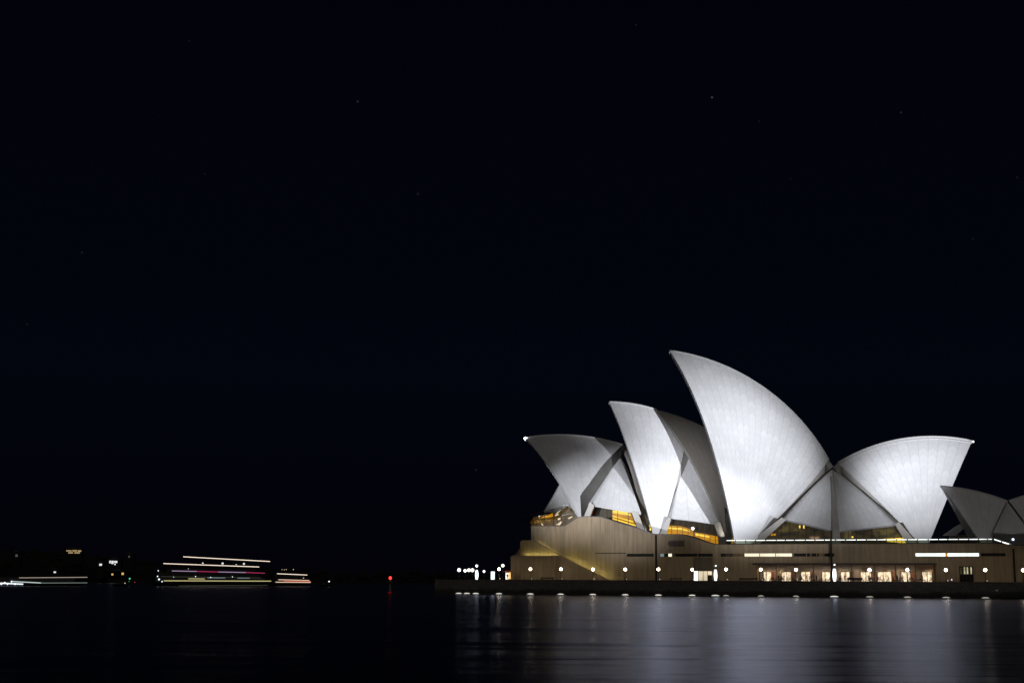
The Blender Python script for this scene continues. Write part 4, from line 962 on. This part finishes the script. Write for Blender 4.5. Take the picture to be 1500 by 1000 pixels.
# ------------------------------------------------------------------ far shore
hillm = plain('hill_ground', (.004, .005, .004), .95, scale=.02)
hg = MB(); G = []; rnd = random.Random(5)
prof = [(-60, 797), (0, 798), (40, 803), (95, 800), (130, 806), (175, 812), (230, 818), (300, 826), (380, 830), (460, 834), (540, 836), (640, 838), (760, 842), (900, 846)]
yh = 1500.
for px, py in prof:
    top_ = Y_at(px, py + 6, yh + 150); x0 = top_[0]
    G.append([np.array([x0, yh, -1.]), np.array([x0, yh + 6, 2.]), np.array([x0, yh + 60, top_[2] * .55]), np.array([x0, yh + 150, top_[2]]), np.array([x0, yh + 320, top_[2] * .8]), np.array([x0, yh + 600, -1.])])
hg.grid(G); solo('hill', hg, hillm, kind='structure', smooth=True)
wood = MB(); rnd = random.Random(9)
for k in range(420):
    px = rnd.uniform(-60, 900); f_ = rnd.random()
    pz = np.interp(px, [p[0] for p in prof], [p[1] for p in prof]); tp = Y_at(px, pz + 6, yh + 150)
    yy = yh + 8 + f_ * 150; zz = max(1.5, tp[2] * (.05 + .95 * f_ ** .8) - 2); r0_ = rnd.uniform(2.5, 5.5)
    for j in range(9):
        cc_ = np.array([tp[0] * yy / (yh + 150), yy, zz]) + np.array([rnd.uniform(-1, 1) * r0_, rnd.uniform(-1, 1) * r0_, rnd.uniform(.2, 1.6) * r0_])
        rr_ = r0_ * rnd.uniform(.3, .6); vs = [cc_ + rr_ * np.array(q) * rnd.uniform(.6, 1.3) for q in ((1, 0, 0), (-1, 0, 0), (0, 1, 0), (0, -1, 0), (0, 0, 1), (0, 0, -1))]
        wood.add(vs, [(0, 2, 4), (2, 1, 4), (1, 3, 4), (3, 0, 4), (2, 0, 5), (1, 2, 5), (3, 1, 5), (0, 3, 5)])
solo('woodland', wood, plain('dark_foliage', (.006, .008, .005), .9, scale=.3), 'dark wooded far shore behind the ferries', 'woodland', kind='stuff')
def house(label, px0, px1, py0, py1, y, wins, m_, cat='house', flat=True):
    P0 = Y_at(px0, py1, y); P1 = Y_at(px1, py0, y); c = np.array([(P0[0] + P1[0]) / 2, y, max(0, P0[2] - 8)])
    t = thing('shore_house', label, cat, c); fw = lambda u, v, w_: np.array([u, v, w_])
    part('wall', MB().box(P0[0], P1[0], y, y + 9, P0[2] - 10, P1[2], fw), bpy.data.materials.get('dark_wall') or plain('dark_wall', (.003, .0035, .003), .9), t)
    mid = (P0[0] + P1[0]) / 2; z = P1[2]
    part('roof', MB().prism([np.array([P0[0] - .6, y - .6, z]), np.array([P1[0] + .6, y - .6, z]), np.array([mid, y - .6, z + 2.2])], (0, 10.2, 0)), HULL, t)
    for a0, b0, a1, b1 in wins:
        q0 = Y_at(a0, b1, y); q1 = Y_at(a1, b0, y); part('window', MB().box(q0[0], q1[0], y - .12, y - .01, q0[2], q1[2], fw), m_, t)
WA = g('shore_amber', (1., .72, .34), .40); WC = g('shore_white', (.95, .97, 1.), .85); WG = g('shore_grey', (.6, .6, .62), .12); WO = g('shore_orange', (1., .62, .2), .75)
house('low wide house high on the hill with rows of amber windows', 94, 120, 803.8, 811, 1480, [(97, 805.4, 105, 807), (106, 805.2, 113, 807), (114, 805.4, 119, 807.6), (100, 808.2, 107, 810), (109, 808.2, 117, 810)], WA)
house('small hillside house with one pale window below the amber house', 108, 117, 816.5, 822, 1490, [(113, 818, 115, 820)], WC)
house('small dark shore house with a single white window at far left', 74, 86, 834, 841, 1490, [(78.5, 836.3, 82, 838.6)], WC)
house('small shore house with a bright white window left of the lit boathouse', 141, 152, 823, 832, 1490, [(145.4, 825, 149.4, 828)], WC)
house('waterfront boathouse with a cluster of bright white windows', 157, 177, 818.5, 832, 1490, [(160, 820.6, 162.5, 824.4), (163, 820.8, 166.5, 825.4), (167, 821, 172, 824), (167.5, 825, 169.5, 827)], WC)
house('shore house with two orange lamps at the waterline', 158, 186, 836, 844, 1490, [(163.2, 839.5, 166, 842), (178, 838.2, 181.4, 841.4)], WO)
house('dark shore house with one dim upper window right of the boathouse', 183, 196, 811, 822, 1490, [(188, 813.6, 190.4, 816)], WG)
house('dark hill house with a faint grey window at far left', 18, 30, 808, 817, 1490, [(22.5, 811.5, 26, 815)], WG)
house('dark shore house with two white windows seen above the large ferry', 290, 334, 820.5, 834, 1490, [(296.2, 823.4, 298.2, 825.2), (324.6, 823.4, 327.6, 826)], WC)
house('dark shore house with a pair of white windows above the ferry stern', 340, 366, 822.5, 836, 1490, [(345, 826, 347, 827.6), (356, 824, 358.6, 826.6)], WC)
